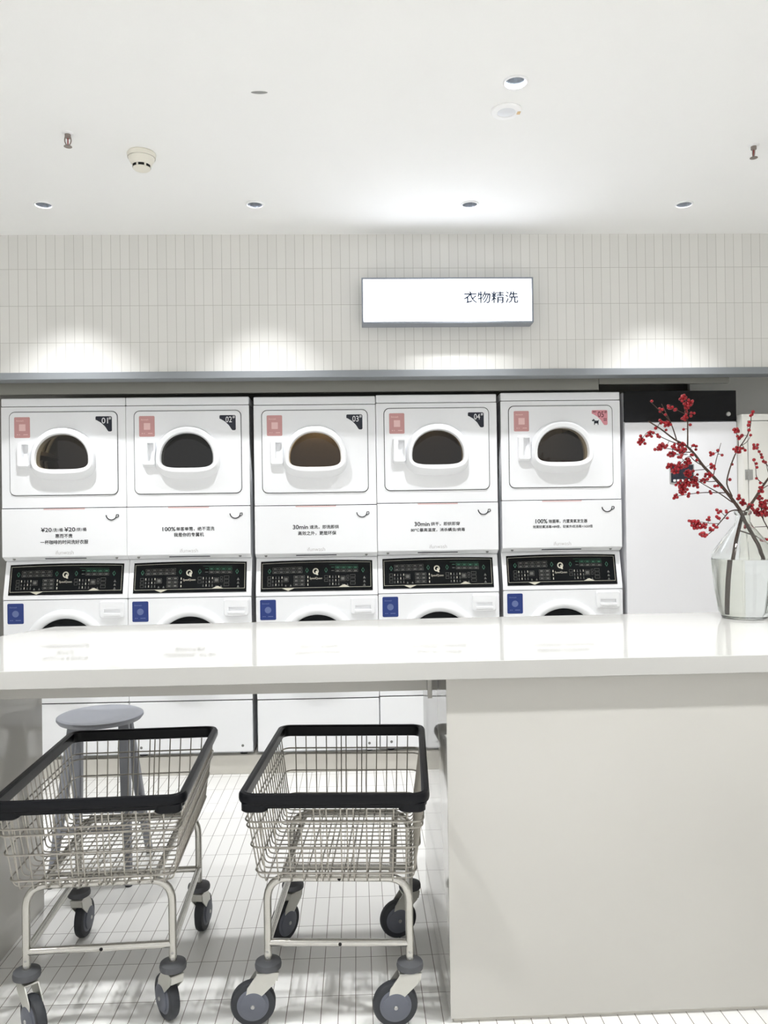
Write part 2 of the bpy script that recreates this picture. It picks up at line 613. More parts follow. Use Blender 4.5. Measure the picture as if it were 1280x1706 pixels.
def console_legends(parent):
    g, gr, cr = MB(), MB(), MB()
    S = 0.0022

    def V(y):
        return 1 - y
    for r in range(2):
        for k in range(5):
            pan_box(g, 0.105 + k * 0.0545, V(0.30 + r * 0.115), 0.105 + k * 0.0545 + 0.047, V(0.215 + r * 0.115), S)
            pan_box(g, 0.115 + k * 0.0545, V(0.275 + r * 0.115), 0.105 + k * 0.0545 + 0.036, V(0.245 + r * 0.115))
    for r in range(2):
        for k in range(4):
            t = gr if r == 0 else g
            pan_box(t, 0.665 + k * 0.053, V(0.285 + r * 0.11), 0.665 + k * 0.053 + 0.046, V(0.205 + r * 0.11), S)
            pan_box(t, 0.675 + k * 0.053, V(0.262 + r * 0.11), 0.665 + k * 0.053 + 0.036, V(0.232 + r * 0.11))
        pan_box(gr if r == 0 else g, 0.63, V(0.25 + r * 0.11), 0.655, V(0.232 + r * 0.11))
    pan_box(gr, 0.61, V(0.165), 0.87, V(0.158))
    for u in (0.077, 0.412, 0.583, 0.915):
        dv = 0.085
        o = [(u, V(0.33) - dv), (u + 0.014, V(0.33)), (u, V(0.33) + dv), (u - 0.014, V(0.33))]
        i = [(u, V(0.33) - dv * 0.72), (u + 0.010, V(0.33)), (u, V(0.33) + dv * 0.72), (u - 0.010, V(0.33))]
        gr.add([pan(a, b, 0.0016) for a, b in o + i], [(k, (k + 1) % 4, (k + 1) % 4 + 4, k + 4) for k in range(4)])
    for base in (0.060, 0.568):
        for r in range(3):
            if base < 0.1 or r < 2:
                pan_box(g, base, V(0.59 + r * 0.115), base + 0.032, V(0.505 + r * 0.115), S)
            for k in range(4):
                u = base + 0.045 + k * 0.027
                pan_box(cr if (k + r) % 3 == 0 else g, u, V(0.575 + r * 0.115), u + 0.006, V(0.515 + r * 0.115))
                pan_box(g, u - 0.004, V(0.588 + r * 0.115), u + 0.010, V(0.578 + r * 0.115))
        pan_box(g, base + 0.142, V(0.69), base + 0.188, V(0.53), S)
        pan_box(g, base + 0.150, V(0.66), base + 0.180, V(0.56))
        for u in (base + 0.163, base + 0.207):
            g.add([pan(u - 0.009, V(0.84), 0.0016), pan(u + 0.009, V(0.84), 0.0016), pan(u, V(0.77), 0.0016)], [(0, 1, 2)])
    for c in range(2):
        for r in range(3):
            pan_box(g, 0.293 + c * 0.053, V(0.585 + r * 0.12), 0.293 + c * 0.053 + 0.046, V(0.495 + r * 0.12), S)
            pan_box(g, 0.303 + c * 0.053, V(0.562 + r * 0.12), 0.293 + c * 0.053 + 0.036, V(0.520 + r * 0.12))
    for r in range(3):
        pan_box(cr, 0.417, V(0.585 + r * 0.12), 0.424, V(0.515 + r * 0.12))
        if r < 2:
            pan_box(g, 0.768, V(0.575 + r * 0.10), 0.788, V(0.50 + r * 0.10), S)
        pan_box(g, 0.800, V(0.565 + r * 0.12), 0.845, V(0.475 + r * 0.12), S)
        g.add([pan(0.914, V(0.615 + r * 0.12), 0.0016), pan(0.938, V(0.615 + r * 0.12), 0.0016), pan(0.926, V(0.53 + r * 0.12), 0.0016)], [(0, 1, 2)])
    # outline of the key field with a chevron up and a chevron down on its lower edge
    o = [(0.012, 0.10), (0.185, 0.10), (0.245, 0.02), (0.305, 0.10), (0.69, 0.115), (0.745, 0.20), (0.80, 0.115), (0.985, 0.115), (0.985, 0.945), (0.012, 0.93)]
    t, tv = 0.0026, 0.0095
    fr = MB()
    pts = [(0.012, 0.10), (0.985, 0.115), (0.985, 0.945), (0.012, 0.93)]
    inn = [(0.012 + t, 0.10 + tv), (0.985 - t, 0.115 + tv), (0.985 - t, 0.945 - tv), (0.012 + t, 0.93 - tv)]
    NS = 14
    A, B = [], []
    for k in range(4):
        p, q, ip, iq = pts[k], pts[(k + 1) % 4], inn[k], inn[(k + 1) % 4]
        for s in range(NS):
            f = s / NS
            A.append(pan(p[0] + (q[0] - p[0]) * f, p[1] + (q[1] - p[1]) * f, 0.0016))
            B.append(pan(ip[0] + (iq[0] - ip[0]) * f, ip[1] + (iq[1] - ip[1]) * f, 0.0016))
    n = len(A)
    fr.add(A + B, [(k, (k + 1) % n, (k + 1) % n + n, k + n) for k in range(n)])
    fr.add([pan(0.19, 0.10, 0.0018), pan(0.245, 0.015, 0.0018), pan(0.30, 0.102, 0.0018)], [(0, 1, 2)])
    fr.add([pan(0.69, 0.112, 0.0018), pan(0.80, 0.114, 0.0018), pan(0.745, 0.205, 0.0018)], [(0, 1, 2)])
    # round letter mark and name in the middle
    cu, cv, ru = 0.490, 0.635, 0.027
    rv = ru * PW / PH
    n = 28
    ring = []
    for rr in (1.0, 0.62):
        ring += [pan(cu + ru * rr * math.cos(2 * PI * k / n), cv + rv * rr * math.sin(2 * PI * k / n), 0.0018) for k in range(n)]
    cr.add(ring, [(k, (k + 1) % n, (k + 1) % n + n, k + n) for k in range(n)])
    cr.add([pan(cu - 0.002, cv - 0.02, 0.002), pan(cu + 0.008, cv - rv * 1.25, 0.002), pan(cu + 0.024, cv - rv * 1.25, 0.002), pan(cu + 0.010, cv + 0.03, 0.002)], [(0, 1, 2, 3)])
    lettering(cr, 'SpeedQueen', 0.437, 0.548, 0.400, 0.085, 0, 0.02, fn=lambda a, b: pan(a, b, 0.0018))
    g.build('key_legend', 'legend', parent)
    gr.build('cycle_legend', 'legend_green', parent)
    fr.build('key_outline', 'legend_cream', parent)
    cr.build('console_emblem', 'legend_cream', parent)


def make_stack():
    t = thing('stacked_washer_dryer', 'x', 'washing machine')
    # body: hollow case with an opening for the dryer door and for the washer drum
    m = MB()
    z0, z1 = 0.125, 2.094
    # upper front of the dryer
    m.holed(rrect(0.0, 1.491, MW, 2.046, 0.004, 2), [disc(*WIN_C, 0.19, 40)], lambda a, b: (a, 0.0, b))
    # lower front of the washer
    m.holed(rrect(0.0, 0.418, MW, 0.984, 0.006, 2), [disc(*WASH_C, 0.19, 40)], lambda a, b: (a, 0.0, b))
    # console: slope with a shelf back under the message panel
    m.add([(0, 0.0, 0.9875), (MW, 0.0, 0.9875), (MW, 0.0, 1.004), (0, 0.0, 1.004), (0, 0.044, 1.190), (MW, 0.044, 1.190), (MW, 0.055, 1.20), (0, 0.055, 1.20), (0, 0.05, 1.49), (MW, 0.05, 1.49)],
          [(0, 1, 2, 3), (3, 2, 5, 4), (4, 5, 6, 7), (7, 6, 9, 8)])
    side = [(0.0, 0.984), (0.0, 1.004), (0.044, 1.190), (0.055, 1.2), (0.05, 1.49), (0.0, 1.491), (0.0, 2.046), (MD, 2.046), (MD, 0.125), (0.0, 0.125)]
    for x in (0.0, MW):
        m.add([(x, a, b) for a, b in side], [tuple(range(len(side)))])
    m.add([(0, MD, 0.125), (MW, MD, 0.125), (MW, MD, 2.046), (0, MD, 2.046)], [(0, 1, 2, 3)])
    m.add([(0, 0, 0.125), (MW, 0, 0.125), (MW, MD, 0.125), (0, MD, 0.125)], [(0, 1, 2, 3)])
    # short return edges so the seams read as grooves
    for z in (1.491, 2.046, 0.984, 0.9875, 0.418):
        m.add([(0, 0, z), (MW, 0, z), (MW, 0.02, z), (0, 0.02, z)], [(0, 1, 2, 3)])
    m.build('case', 'enamel', t)
    sm = MB()
    for z in (0.4155, 0.9857, 1.489, 2.0475):
        sm.box((0.001, 0.004, z - 0.0035), (MW - 0.001, 0.02, z + 0.0035))
    sm.build('seam', 'shade_gap', t)
    lid = MB().box((0.0, -0.002, 2.0495), (MW, MD, z1), 0.006, 3)
    lid.build('lid', 'enamel', t)
    kick = MB().box((0.0, 0.0, 0.127), (MW, 0.03, 0.413), 0.007, 3)
    k = kick.build('kick_panel', 'enamel', t)
    for x in (0.062, 0.618):
        MB().lathe([(0.0, 0.0015), (0.006, 0.0012), (0.0075, 0.0)], 12, (x, -0.0002, 0.162), 'y').build('screw', 'screw', k)
    for x in (0.06, MW - 0.06):
        for y in (0.06, MD - 0.06):
            MB().lathe([(0.0, 0.105), (0.022, 0.105), (0.022, 0.118), (0.012, 0.119), (0.012, 0.13)], 14, (x, y, 0)).build('foot', 'hole', t)
    # ---- dryer door
    d = MB()
    n = len(DOOR)
    lip = rrect(0.049, 1.564, 0.627, 2.014, 0.028)
    d.loft([at_y(DOOR, -0.0003), at_y(DOOR, -0.004), at_y(lip, -0.0065)], (False, False))
    wout = dome(0.338, 1.752, 0.150, 0.145, 0.075)
    d.holed(lip, [wout], lambda a, b: (a, -0.0065, b))
    d.loft([at_y(wout, -0.0065), at_y(wout, 0.03)], (False, False))
    door = d.build('dryer_door', 'enamel', t)
    g = MB()
    g.loft([at_y(rrect(0.0425, 1.5575, 0.6335, 2.0205, 0.032), -0.0006), at_y(DOOR, -0.0006)])
    g.build('door_groove', 'shade_gap', door)
    r = MB()
    big = dome(0.338, 1.752, 0.178, 0.180, 0.112, p=3.0, q=2.1)
    mid = dome(0.338, 1.752, 0.176, 0.176, 0.107, p=3.0, q=2.1)
    f0 = dome(0.342, 1.754, 0.170, 0.170, 0.084, p=3.0, q=2.1)
    f1 = dome(0.342, 1.754, 0.163, 0.163, 0.077, p=3.0, q=2.1)
    f2 = dome(0.340, 1.753, 0.147, 0.144, 0.058, p=3.4, q=2.1)
    f3 = dome(0.339, 1.752, 0.141, 0.138, 0.052, p=3.6, q=2.1)
    r.loft([at_y(big, -0.0066), at_y(mid, -0.016), at_y(f0, -0.044), at_y(f1, -0.049), at_y(f2, -0.046), at_y(f3, -0.036), at_y(f3, 0.02)])
    r.build('porthole_rim', 'plastic', door)
    gl = MB()
    g0 = dome(0.339, 1.752, 0.1405, 0.1375, 0.0515, p=3.6, q=2.1)
    g1 = dome(0.339, 1.757, 0.10, 0.095, 0.030, p=3.0, q=2.1)
    gl.loft([at_y(g0, -0.030), at_y(g1, -0.034)], (False, True))
    gl.build('dryer_window', 'glass_grey', door)
    # ---- drum seen through the glass
    dr = MB()
    dr.lathe([(0.186, -0.012), (0.21, -0.03), (0.25, -0.06), (0.25, -0.42), (0.10, -0.44), (0.0, -0.44)], 40, (0.338, 0.0, 1.765), 'y')
    for k in range(3):
        a = 0.9 + k * 2 * PI / 3
        ca, sa = math.cos(a), math.sin(a)
        rib = [(0.338 + ca * 0.25 - sa * 0.03, 1.765 + sa * 0.25 + ca * 0.03), (0.338 + ca * 0.18, 1.765 + sa * 0.18), (0.338 + ca * 0.25 + sa * 0.03, 1.765 + sa * 0.25 - ca * 0.03)]
        dr.prism(rib, 0.07, 0.42, cap=True)
    drum = dr.build('dryer_drum', 'drum', t)
    for q in range(5):
        MB().lathe([(0.2495, -0.085 - q * 0.07), (0.238, -0.090 - q * 0.07), (0.238, -0.108 - q * 0.07), (0.2495, -0.113 - q * 0.07)], 48, (0.338, 0.0, 1.765), 'y').build('drum_ring', 'drum_light', drum)
    h = MB()
    x0, x1, a0, a1 = 0.090, 0.160, 1.708, 1.852
    fy = -0.030
    h.loft([at_y(rrect(x0, a0, x1 + 0.004, a1, 0.012), -0.0066), at_y(rrect(x0 + 0.002, a0 + 0.006, x1 + 0.003, a1 - 0.003, 0.012), -0.020), at_y(rrect(x0 + 0.006, a0 + 0.012, x1 + 0.001, a1 - 0.008, 0.010), fy)], (False, False))
    rec = [(0.121, a0 + 0.030), (x1 - 0.004, a0 + 0.022), (x1 - 0.004, a1 - 0.014), (0.121, a1 - 0.014)]
    h.holed(rrect(x0 + 0.006, a0 + 0.012, x1 + 0.001, a1 - 0.008, 0.010), [rec], lambda a, b: (a, fy, b))
    deep = [(0.1215, -0.004, a0 + 0.034), (x1 - 0.005, fy + 0.003, a0 + 0.024), (x1 - 0.005, -0.006, a1 - 0.016), (0.1215, 0.000, a1 - 0.016)]
    front = [(a, fy, b) for a, b in rec]
    h.add(front + deep, [(k, (k + 1) % 4, (k + 1) % 4 + 4, k + 4) for k in range(4)] + [(4, 5, 6), (4, 6, 7)])
    h.build('door_handle', 'plastic', door)
    # ---- pink sticker
    st = MB().prism(rrect(0.073, 1.876, 0.158, 1.990, 0.006), -0.0072, -0.0064)
    stk = st.build('pink_sticker', 'pink', t)
    mm = MB()
    lettering(mm, 'ifunwash', 0.084, 0.124, 1.970, 0.008, -0.0078, 0.02)
    mm.prism(rrect(0.099, 1.914, 0.134, 1.951, 0.001, 1), -0.0078, -0.0073)
    for a, b in ((0.087, 0.094), (0.099, 0.104), (0.122, 0.146)):
        mm.prism([(a, 1.892), (b, 1.892), (b, 1.896), (a, 1.896)], -0.0077, -0.0073)
    mm.build('sticker_print', 'pink_pale', stk)
    # ---- message panel between the machines
    f = MB()
    prof = [(0.05, 1.4865), (-0.003, 1.4865), (-0.005, 1.4845), (-0.005, 1.227), (-0.003, 1.222), (0.034, 1.2005), (0.05, 1.2005)]
    f.add([(0.0, a, b) for a, b in prof] + [(MW, a, b) for a, b in prof],
          [tuple(range(7)), tuple(reversed(range(7, 14)))] + [(k, k + 1, k + 8, k + 7) for k in range(6)])
    flap = f.build('message_panel', 'enamel', t)

    def bev(x, s):      # point on the lower bevel, s from 0 top to 1 bottom
        p0, p1 = Vector((x, -0.003, 1.222)), Vector((x, 0.034, 1.2005))
        nrm = Vector((0, -0.0215, -0.037)).normalized()
        return p0.lerp(p1, s) + nrm * 0.0008
    sl = MB().add([bev(0.224, 0.36), bev(0.449, 0.36), bev(0.449, 0.62), bev(0.224, 0.62)], [(0, 1, 2, 3)])
    sl.build('panel_slot', 'slot', flap)
    for x in (0.057, 0.615):
        c = bev(x, 0.45)
        MB().lathe([(0.0, 0.003), (0.006, 0.0025), (0.008, 0.0)], 12, c, 'y').build('screw', 'screw', flap)
    MB().prism([(0.226, 1.4800), (0.450, 1.4800), (0.450, 1.4862), (0.226, 1.4862)], -0.0058, -0.0051).build('pink_strip', 'pink_strip', flap)
    cup = MB()
    arc = [(0.594 + 0.029 * math.cos(a), -0.0062, 1.449 + 0.029 * math.sin(a)) for a in [math.radians(185 + k * 12.5) for k in range(13)]]
    cup.tube(arc, 0.0028, 6)
    cup.tube([(0.6165, -0.0062, 1.431), (0.622, -0.0062, 1.449), (0.632, -0.0062, 1.449), (0.634, -0.0062, 1.440), (0.626, -0.0062, 1.434), (0.617, -0.0062, 1.431)], 0.0022, 6)
    cup.build('cup_emblem', 'ink', flap)
    lg = MB()
    lettering(lg, 'ifunwash', 0.289, 0.386, 1.245, 0.021, -0.0056, -0.012)
    lg.build('shop_name', 'grey_ink', flap)
    # ---- control console
    c = MB()
    NS = 16
    top = [pan(k / NS, 1.0, 0.0012) for k in range(NS + 1)]
    bot = [pan(k / NS, 0.0, 0.0012) for k in range(NS + 1)]
    topb = [pan(k / NS, 1.0, -0.002) for k in range(NS + 1)]
    botb = [pan(k / NS, 0.0, -0.002) for k in range(NS + 1)]
    n = NS + 1
    c.add(bot + top + botb + topb, [(k, k + 1, n + k + 1, n + k) for k in range(NS)] + [(k, 2 * n + k, 2 * n + k + 1, k + 1) for k in range(NS)] +
          [(n + k, n + k + 1, 3 * n + k + 1, 3 * n + k) for k in range(NS)] + [(0, n, 3 * n, 2 * n), (n - 1, 3 * n - 1, 4 * n - 1, 2 * n - 1)])
    con = c.build('control_panel', 'black_panel', t)
    console_legends(con)
    # ---- blue sticker
    bs = MB().prism(rrect(0.022, 0.856, 0.110, 0.968, 0.007), -0.0010, -0.0001)
    b = bs.build('blue_sticker', 'blue', t)
    bp = MB()
    lettering(bp, 'ifunwash', 0.034, 0.074, 0.947, 0.008, -0.0016, 0.02)
    for q, w_ in ((0.036, 0.007), (0.046, 0.006), (0.066, 0.028)):
        bp.prism([(q, 0.8735), (q + w_, 0.8735), (q + w_, 0.8775), (q, 0.8775)], -0.0015, -0.0011)
    bp.prism(disc(0.066, 0.911, 0.018, 24), -0.0015, -0.0011)
    bp.build('sticker_print', 'blue_pale', b)
    # ---- detergent drawer
    dm = MB()
    dz0, dz1, dx0, dx1 = 0.881, 0.974, 0.524, 0.659
    dm.loft([at_y(rrect(dx0, dz0, dx1, dz1, 0.012), -0.0001), at_y(rrect(dx0, dz0, dx1, dz1, 0.012), -0.005), at_y(rrect(dx0 + 0.004, dz0 + 0.004, dx1 - 0.004, dz1 - 0.004, 0.010), -0.009)])
    hole = [(0.549, 0.908), (0.636, 0.908), (0.636, 0.930), (0.549, 0.930)]
    dm.holed(rrect(dx0 + 0.004, dz0 + 0.004, dx1 - 0.004, dz1 - 0.004, 0.010), [hole], lambda a, b_: (a, -0.009, b_))
    inn = [(0.551, 0.010, 0.909), (0.634, 0.010, 0.909), (0.634, 0.016, 0.929), (0.551, 0.016, 0.929)]
    dm.add([(a, -0.009, b_) for a, b_ in hole] + inn, [(k, (k + 1) % 4, (k + 1) % 4 + 4, k + 4) for k in range(4)] + [(4, 5, 6, 7)])
    drw = dm.build('detergent_drawer', 'plastic', t)
    MB().box((0.546, -0.014, 0.892), (0.640, -0.004, 0.908), 0.003).build('drawer_pull', 'plastic', drw)
    # ---- washer door
    wd = MB()
    wd.lathe([(0.232, -0.0001), (0.231, 0.012), (0.222, 0.022), (0.205, 0.027), (0.192, 0.022), (0.182, 0.010), (0.180, -0.01)], 64, (WASH_C[0], 0, WASH_C[1]), 'y')
    wdo = wd.build('washer_door', 'plastic', t)
    MB().lathe([(0.181, 0.004), (0.165, 0.012), (0.12, 0.020), (0.06, 0.024), (0.0, 0.025)], 48, (WASH_C[0], 0, WASH_C[1]), 'y').build('washer_window', 'black_panel', wdo)
    MB().box((0.528, -0.036, 0.655), (0.556, -0.016, 0.745), 0.006).build('door_handle', 'plastic', wdo)
    MB().lathe([(0.184, -0.012), (0.22, -0.05), (0.22, -0.38), (0.0, -0.40)], 40, (WASH_C[0], 0, WASH_C[1]), 'y').build('washer_drum', 'drum', t)
    return t


TAGC = [(0.514, 1.972), (0.522, 1.969), (0.545, 1.955), (0.566, 1.934), (0.579, 1.913), (0.585, 1.907), (0.598, 1.907), (0.603, 1.912), (0.603, 1.986), (0.598, 1.991), (0.518, 1.991), (0.514, 1.987)]


def corner_tag(t, num, m, ink):
    o = MB().prism(TAGC, -0.0072, -0.0064).build('number_tag', m, t)
    n = MB()
    lettering(n, num, 0.548, 0.582, 1.967, 0.032, -0.0078, 0.004)
    lettering(n, '#', 0.586, 0.599, 1.980, 0.015, -0.0078, 0.01)
    n.build('tag_number', ink, o)
    return o


FLAPS = [
    ('01', [('¥20', 0.211, 0.268, 1.370, 0.023, .018), ('/洗1桶', 0.272, 0.328, 1.369, 0.020, .015), ('¥20', 0.338, 0.396, 1.371, 0.023, .018), ('/烘1桶', 0.400, 0.456, 1.370, 0.020, .015),
            ('惠而不贵', 0.288, 0.381, 1.336, None, .018), ('一杯咖啡的时间洗好衣服', 0.207, 0.466, 1.302, 0.0225, .018)]),
    ('02', [('100%', 0.194, 0.264, 1.365, 0.022, .02), ('单客单筒，绝不混洗', 0.269, 0.478, 1.365, 0.022, .016), ('我是你的专属机', 0.256, 0.420, 1.333, None, .018)]),
    ('03', [('30min', 0.210, 0.293, 1.369, 0.023, .02), ('速洗，即洗即烘', 0.303, 0.464, 1.368, 0.021, .016), ('高效之外，更是环保', 0.238, 0.449, 1.334, 0.022, .018)]),
    ('04', [('30min', 0.207, 0.290, 1.371, 0.023, .02), ('烘干，即烘即穿', 0.299, 0.460, 1.371, 0.021, .016), ('80℃最高温度，消杀螨虫/病毒', 0.186, 0.489, 1.338, 0.020, .016)]),
    ('05', [('100%', 0.188, 0.254, 1.371, 0.023, .02), ('除菌率，内置臭氧发生器', 0.263, 0.480, 1.370, 0.021, .016), ('效果较氯消毒>89倍，较紫外线消毒>1650倍', 0.172, 0.510, 1.340, 0.017, .014)]),
]
XS = [-1.946, -1.268, -0.567, 0.112, 0.811]
DZ = [0.0, 0.0, -0.003, 0.002, 0.008]
GLASS = ['glass_grey', 'glass_teal', 'glass_amber', 'glass_brown', 'glass_grey']
proto = make_stack()
stacks = [proto] + [copy_tree(proto) for k in range(4)]
LAB = ['white stacked washer dryer with number 01 on its dark corner tag, leftmost in the row',
       'white stacked washer dryer with number 02 on its dark corner tag and teal-dark window',
       'white stacked washer dryer with number 03 on its dark corner tag and amber-brown window',
       'white stacked washer dryer with number 04 on its dark corner tag and dim brown window',
       'white stacked washer dryer with pink 05 corner tag and small black dog emblem']
for t, (num, lines), x, dz, gm, lab in zip(stacks, FLAPS, XS, DZ, GLASS, LAB):
    t.location = (x, 4.43, dz)
    tag(t, lab, 'washing machine', 'stacked washer dryers along the back wall')
    flap = [c for c in t.children if c.name.startswith('message_panel')][0]
    text_block(lines, 'printed_message', flap)
    door = [c for c in t.children if c.name.startswith('dryer_door')][0]
    win = [c for c in door.children if c.name.startswith('dryer_window')][0]
    if gm != 'glass_grey':
        win.data = win.data.copy()
        win.data.materials[0] = MT[gm]
    if num != '05':
        corner_tag(t, num, 'navy', 'white_ink')
    else:
        o = corner_tag(t, num, 'pink_deep', 'maroon')
        p = MB()
        lettering(p, 'PET', 0.521, 0.539, 1.981, 0.008, -0.0078, 0.03)
        for a in (0.585, 0.594):
            for b in (1.933, 1.942):
                p.prism(disc(a, b, 0.0034, 10), -0.0078, -0.0073)
        p.build('tag_print', 'maroon', o)
        g = MB()
        dog = [(0.514, 1.9335), (0.5175, 1.9285), (0.525, 1.9285), (0.530, 1.933), (0.5275, 1.929), (0.5265, 1.926), (0.5265, 1.908), (0.5305, 1.908), (0.532, 1.9165), (0.546, 1.9165), (0.5475, 1.908), (0.5515, 1.908), (0.552, 1.928), (0.5545, 1.934), (0.5515, 1.936), (0.548, 1.932), (0.534, 1.932), (0.530, 1.9355), (0.527, 1.940), (0.523, 1.943), (0.521, 1.9385)]
        g.holed([(a - 0.0, b) for a, b in dog], [], lambda a, b: (a, -0.0068, b))
        g.build('dog_emblem', 'navy', t)
# drum lamps of the two brown windows; fill lamps added in the other drums
for k, e in ((0, 0.7), (1, 0.15), (2, 1.3), (3, 0.5), (4, 0.7)):
    l = bpy.data.lights.new('drum_lamp_and_fill', 'POINT')
    l.energy = e
    l.color = (1.0, 0.82, 0.55)
    l.shadow_soft_size = 0.02
    o = bpy.data.objects.new('drum_lamp_and_fill', l)
    C.objects.link(o)
    o.location = (XS[k] + 0.338, 4.43 + 0.10, 1.765 + 0.17)

# ------------------------------------------------------------------ cabinet and locker at the right end
t = thing('utility_cabinet', 'tall white cabinet with black glass top band and small control display', 'cabinet', (1.511, 4.43, 0.105))
CW = 0.641
MB().box((0.0, 0.012, 0.0), (CW, 0.72, 1.996), 0.003).build('case', 'cab', t)
MB().box((0.0, -0.006, 1.826), (CW, 0.0115, 1.999), 0.003).build('top_band', 'cab_black', t)
d = MB().box((0.0, -0.006, 0.005), (CW, 0.0115, 1.822), 0.003).build('door', 'cab', t)
MB().lathe([(0.0, 0.007), (0.011, 0.006), (0.0135, 0.0)], 20, (0.594, -0.006, 1.865), 'y').build('lock_button', 'steel', t)
p = MB().box((0.252, -0.010, 1.474), (0.392, -0.0055, 1.584), 0.002).build('display_frame', 'steel', d)
s = MB().box((0.259, -0.0125, 1.482), (0.385, -0.0098, 1.580), 0.001)
s.build('control_display', 'navy', d)
kk = MB()
for q in range(5):
    kk.prism(rrect(0.270 + q * 0.0215, 1.486, 0.285 + q * 0.0215, 1.499, 0.002, 2), -0.0132, -0.0126)
kk.build('display_keys', 'white_ink', d)
kk = MB()
lettering(kk, 'SpeedQueen', 0.275, 0.355, 1.640, 0.016, -0.0066, 0.012)
kk.build('maker_name', 'ink', d)

t = thing('service_locker', 'cream metal locker with hinged door beside the black-topped cabinet', 'locker', (2.156, 4.37, 0.0))
LW, LT = 1.10, 1.962
m = MB()
dr_ = rrect(0.030, 0.12, LW - 0.03, LT - 0.036, 0.002, 1)
m.holed([(0, 0.02), (LW, 0.02), (LW, LT), (0, LT)], [dr_], lambda a, b: (a, 0.0, b))
m.add([(0, 0, 0), (0, 0.6, 0), (0, 0.6, LT), (0, 0, LT), (LW, 0, 0), (LW, 0.6, 0), (LW, 0.6, LT), (LW, 0, LT)],
      [(0, 1, 2, 3), (7, 6, 5, 4), (3, 2, 6, 7), (1, 5, 6, 2)])
m.add([(0, 0, 0.0), (LW, 0, 0.0), (LW, 0, 0.02), (0, 0, 0.02)], [(0, 1, 2, 3)])
m.build('case', 'locker', t)
d = MB().box((0.0335, -0.001, 0.1235), (LW - 0.0335, 0.02, LT - 0.0395), 0.001).build('door', 'locker', t)
hm = MB()
hm.box((0.012, -0.003, 1.595), (0.030, 0.001, 1.652), 0.001).box((0.034, -0.004, 1.595), (0.056, 0.001, 1.652), 0.001)
hm.tube([(0.032, -0.003, 1.592), (0.032, -0.003, 1.655)], 0.004, 10)
for a in (0.021, 0.045):
    for b in (1.606, 1.641):
        hm.lathe([(0.0, 0.0022), (0.003, 0.0016), (0.0036, 0.0)], 10, (a, -0.0035, b), 'y')
hm.build('hinge', 'steel', t)
sm = MB()
sm.box((0.030, 0.012, 0.12), (LW - 0.03, 0.03, LT - 0.036))
sm.build('door_gap', 'shade_gap', t)

# ------------------------------------------------------------------ lit sign
t = thing('lightbox_sign', 'long white lit box sign with dress outline and four dark characters on tiled wall', 'sign', (0.495, 4.28, 2.4365))
SX0, SX1, SZ = -0.456, 0.456, 0.242
m = MB()
o_ = rrect(SX0, 0, SX1, SZ, 0.002, 1)
i_ = rrect(SX0 + 0.009, 0.009, SX1 - 0.009, SZ - 0.009, 0.001, 1)
m.loft([at_y(o_, 0.0), at_y(o_, -0.094), at_y(i_, -0.094), at_y(i_, -0.085)], smooth=False)
m.build('frame', 'sign_frame', t)
fc = MB().prism(i_, -0.0905, -0.086).build('lit_face', 'sign_face', t)
k = MB()
lettering(k, '衣物精洗', 0.086, 0.375, 0.136, 0.062, -0.0915, 0.020)
k.build('dark_characters', 'sign_ink', fc)
k = MB()
lettering(k, 'DRY CLEANING', 0.158, 0.372, 0.078, 0.014, -0.0915, 0.006)
dress = [(0.012, 0.178), (0.0, 0.166), (-0.012, 0.178), (-0.024, 0.180), (-0.040, 0.172), (-0.052, 0.136), (-0.044, 0.126), (-0.032, 0.132), (-0.028, 0.146), (-0.026, 0.128), (-0.034, 0.086), (-0.034, 0.044), (0.034, 0.044), (0.034, 0.086), (0.026, 0.128), (0.028, 0.146), (0.032, 0.132), (0.044, 0.126), (0.052, 0.136), (0.040, 0.172), (0.024, 0.180)]
k.tube([(-0.318 + a, -0.0912, b) for a, b in dress], 0.0015, 4, closed=True)
k.tube([(-0.352, -0.0912, 0.056), (-0.284, -0.0912, 0.056)], 0.0015, 4)
k.build('dress_outline', 'sign_faint', fc)

# ------------------------------------------------------------------ ceiling fittings


def downlight(x, y, label):
    t = thing('downlight', label, 'ceiling light', (x, y, CEIL), 0, 'recessed ceiling downlights')
    MB().lathe([(0.036, 0.0), (0.044, -0.0002), (0.0445, -0.003), (0.042, -0.006), (0.038, -0.006), (0.0358, -0.002), (0.036, 0.0)], 40).build('trim_ring', 'trim_white', t)
    r = MB()
    n = 16
    prof = [(0.0358, -0.002), (0.034, 0.014), (0.029, 0.034), (0.020, 0.052)]
    r.lathe(prof, n)
    o = r.build('reflector', 'chrome', t)
    for p in o.data.polygons:
        p.use_smooth = False
    MB().lathe([(0.0, 0.0535), (0.020, 0.0535), (0.0205, 0.052), (0.0, 0.0515)], 24).build('lamp', 'lamp', t)
    return t


for (x, y, kq), lab in zip(WALL_LAMPS, ('recessed chrome downlight at far left of the row along the tiled wall', 'recessed chrome downlight in the wall row, second from left',
                                       'recessed chrome downlight in the wall row, straight above the lit sign', 'recessed chrome downlight at far right of the row along the tiled wall')):
    downlight(x, y, lab)
downlight(0.577, 2.768, 'recessed chrome downlight nearest the camera, just behind the flat round disc')

t = thing('ceiling_disc', 'flat round white ceiling disc with frosted centre and small tan mark', 'ceiling light', (0.582, 2.967, CEIL))
MB().lathe([(0.058, 0.0), (0.059, -0.004), (0.055, -0.008), (0.037, -0.0095), (0.034, -0.008)], 48).build('rim', 'trim_white', t)
MB().lathe([(0.0342, -0.0075), (0.02, -0.010), (0.0, -0.011)], 40).build('frosted_lens', 'lens', t)
MB().box((0.040, -0.010, -0.0094), (0.053, 0.012, -0.0084), 0.0004).build('tan_mark', 'tan', t)

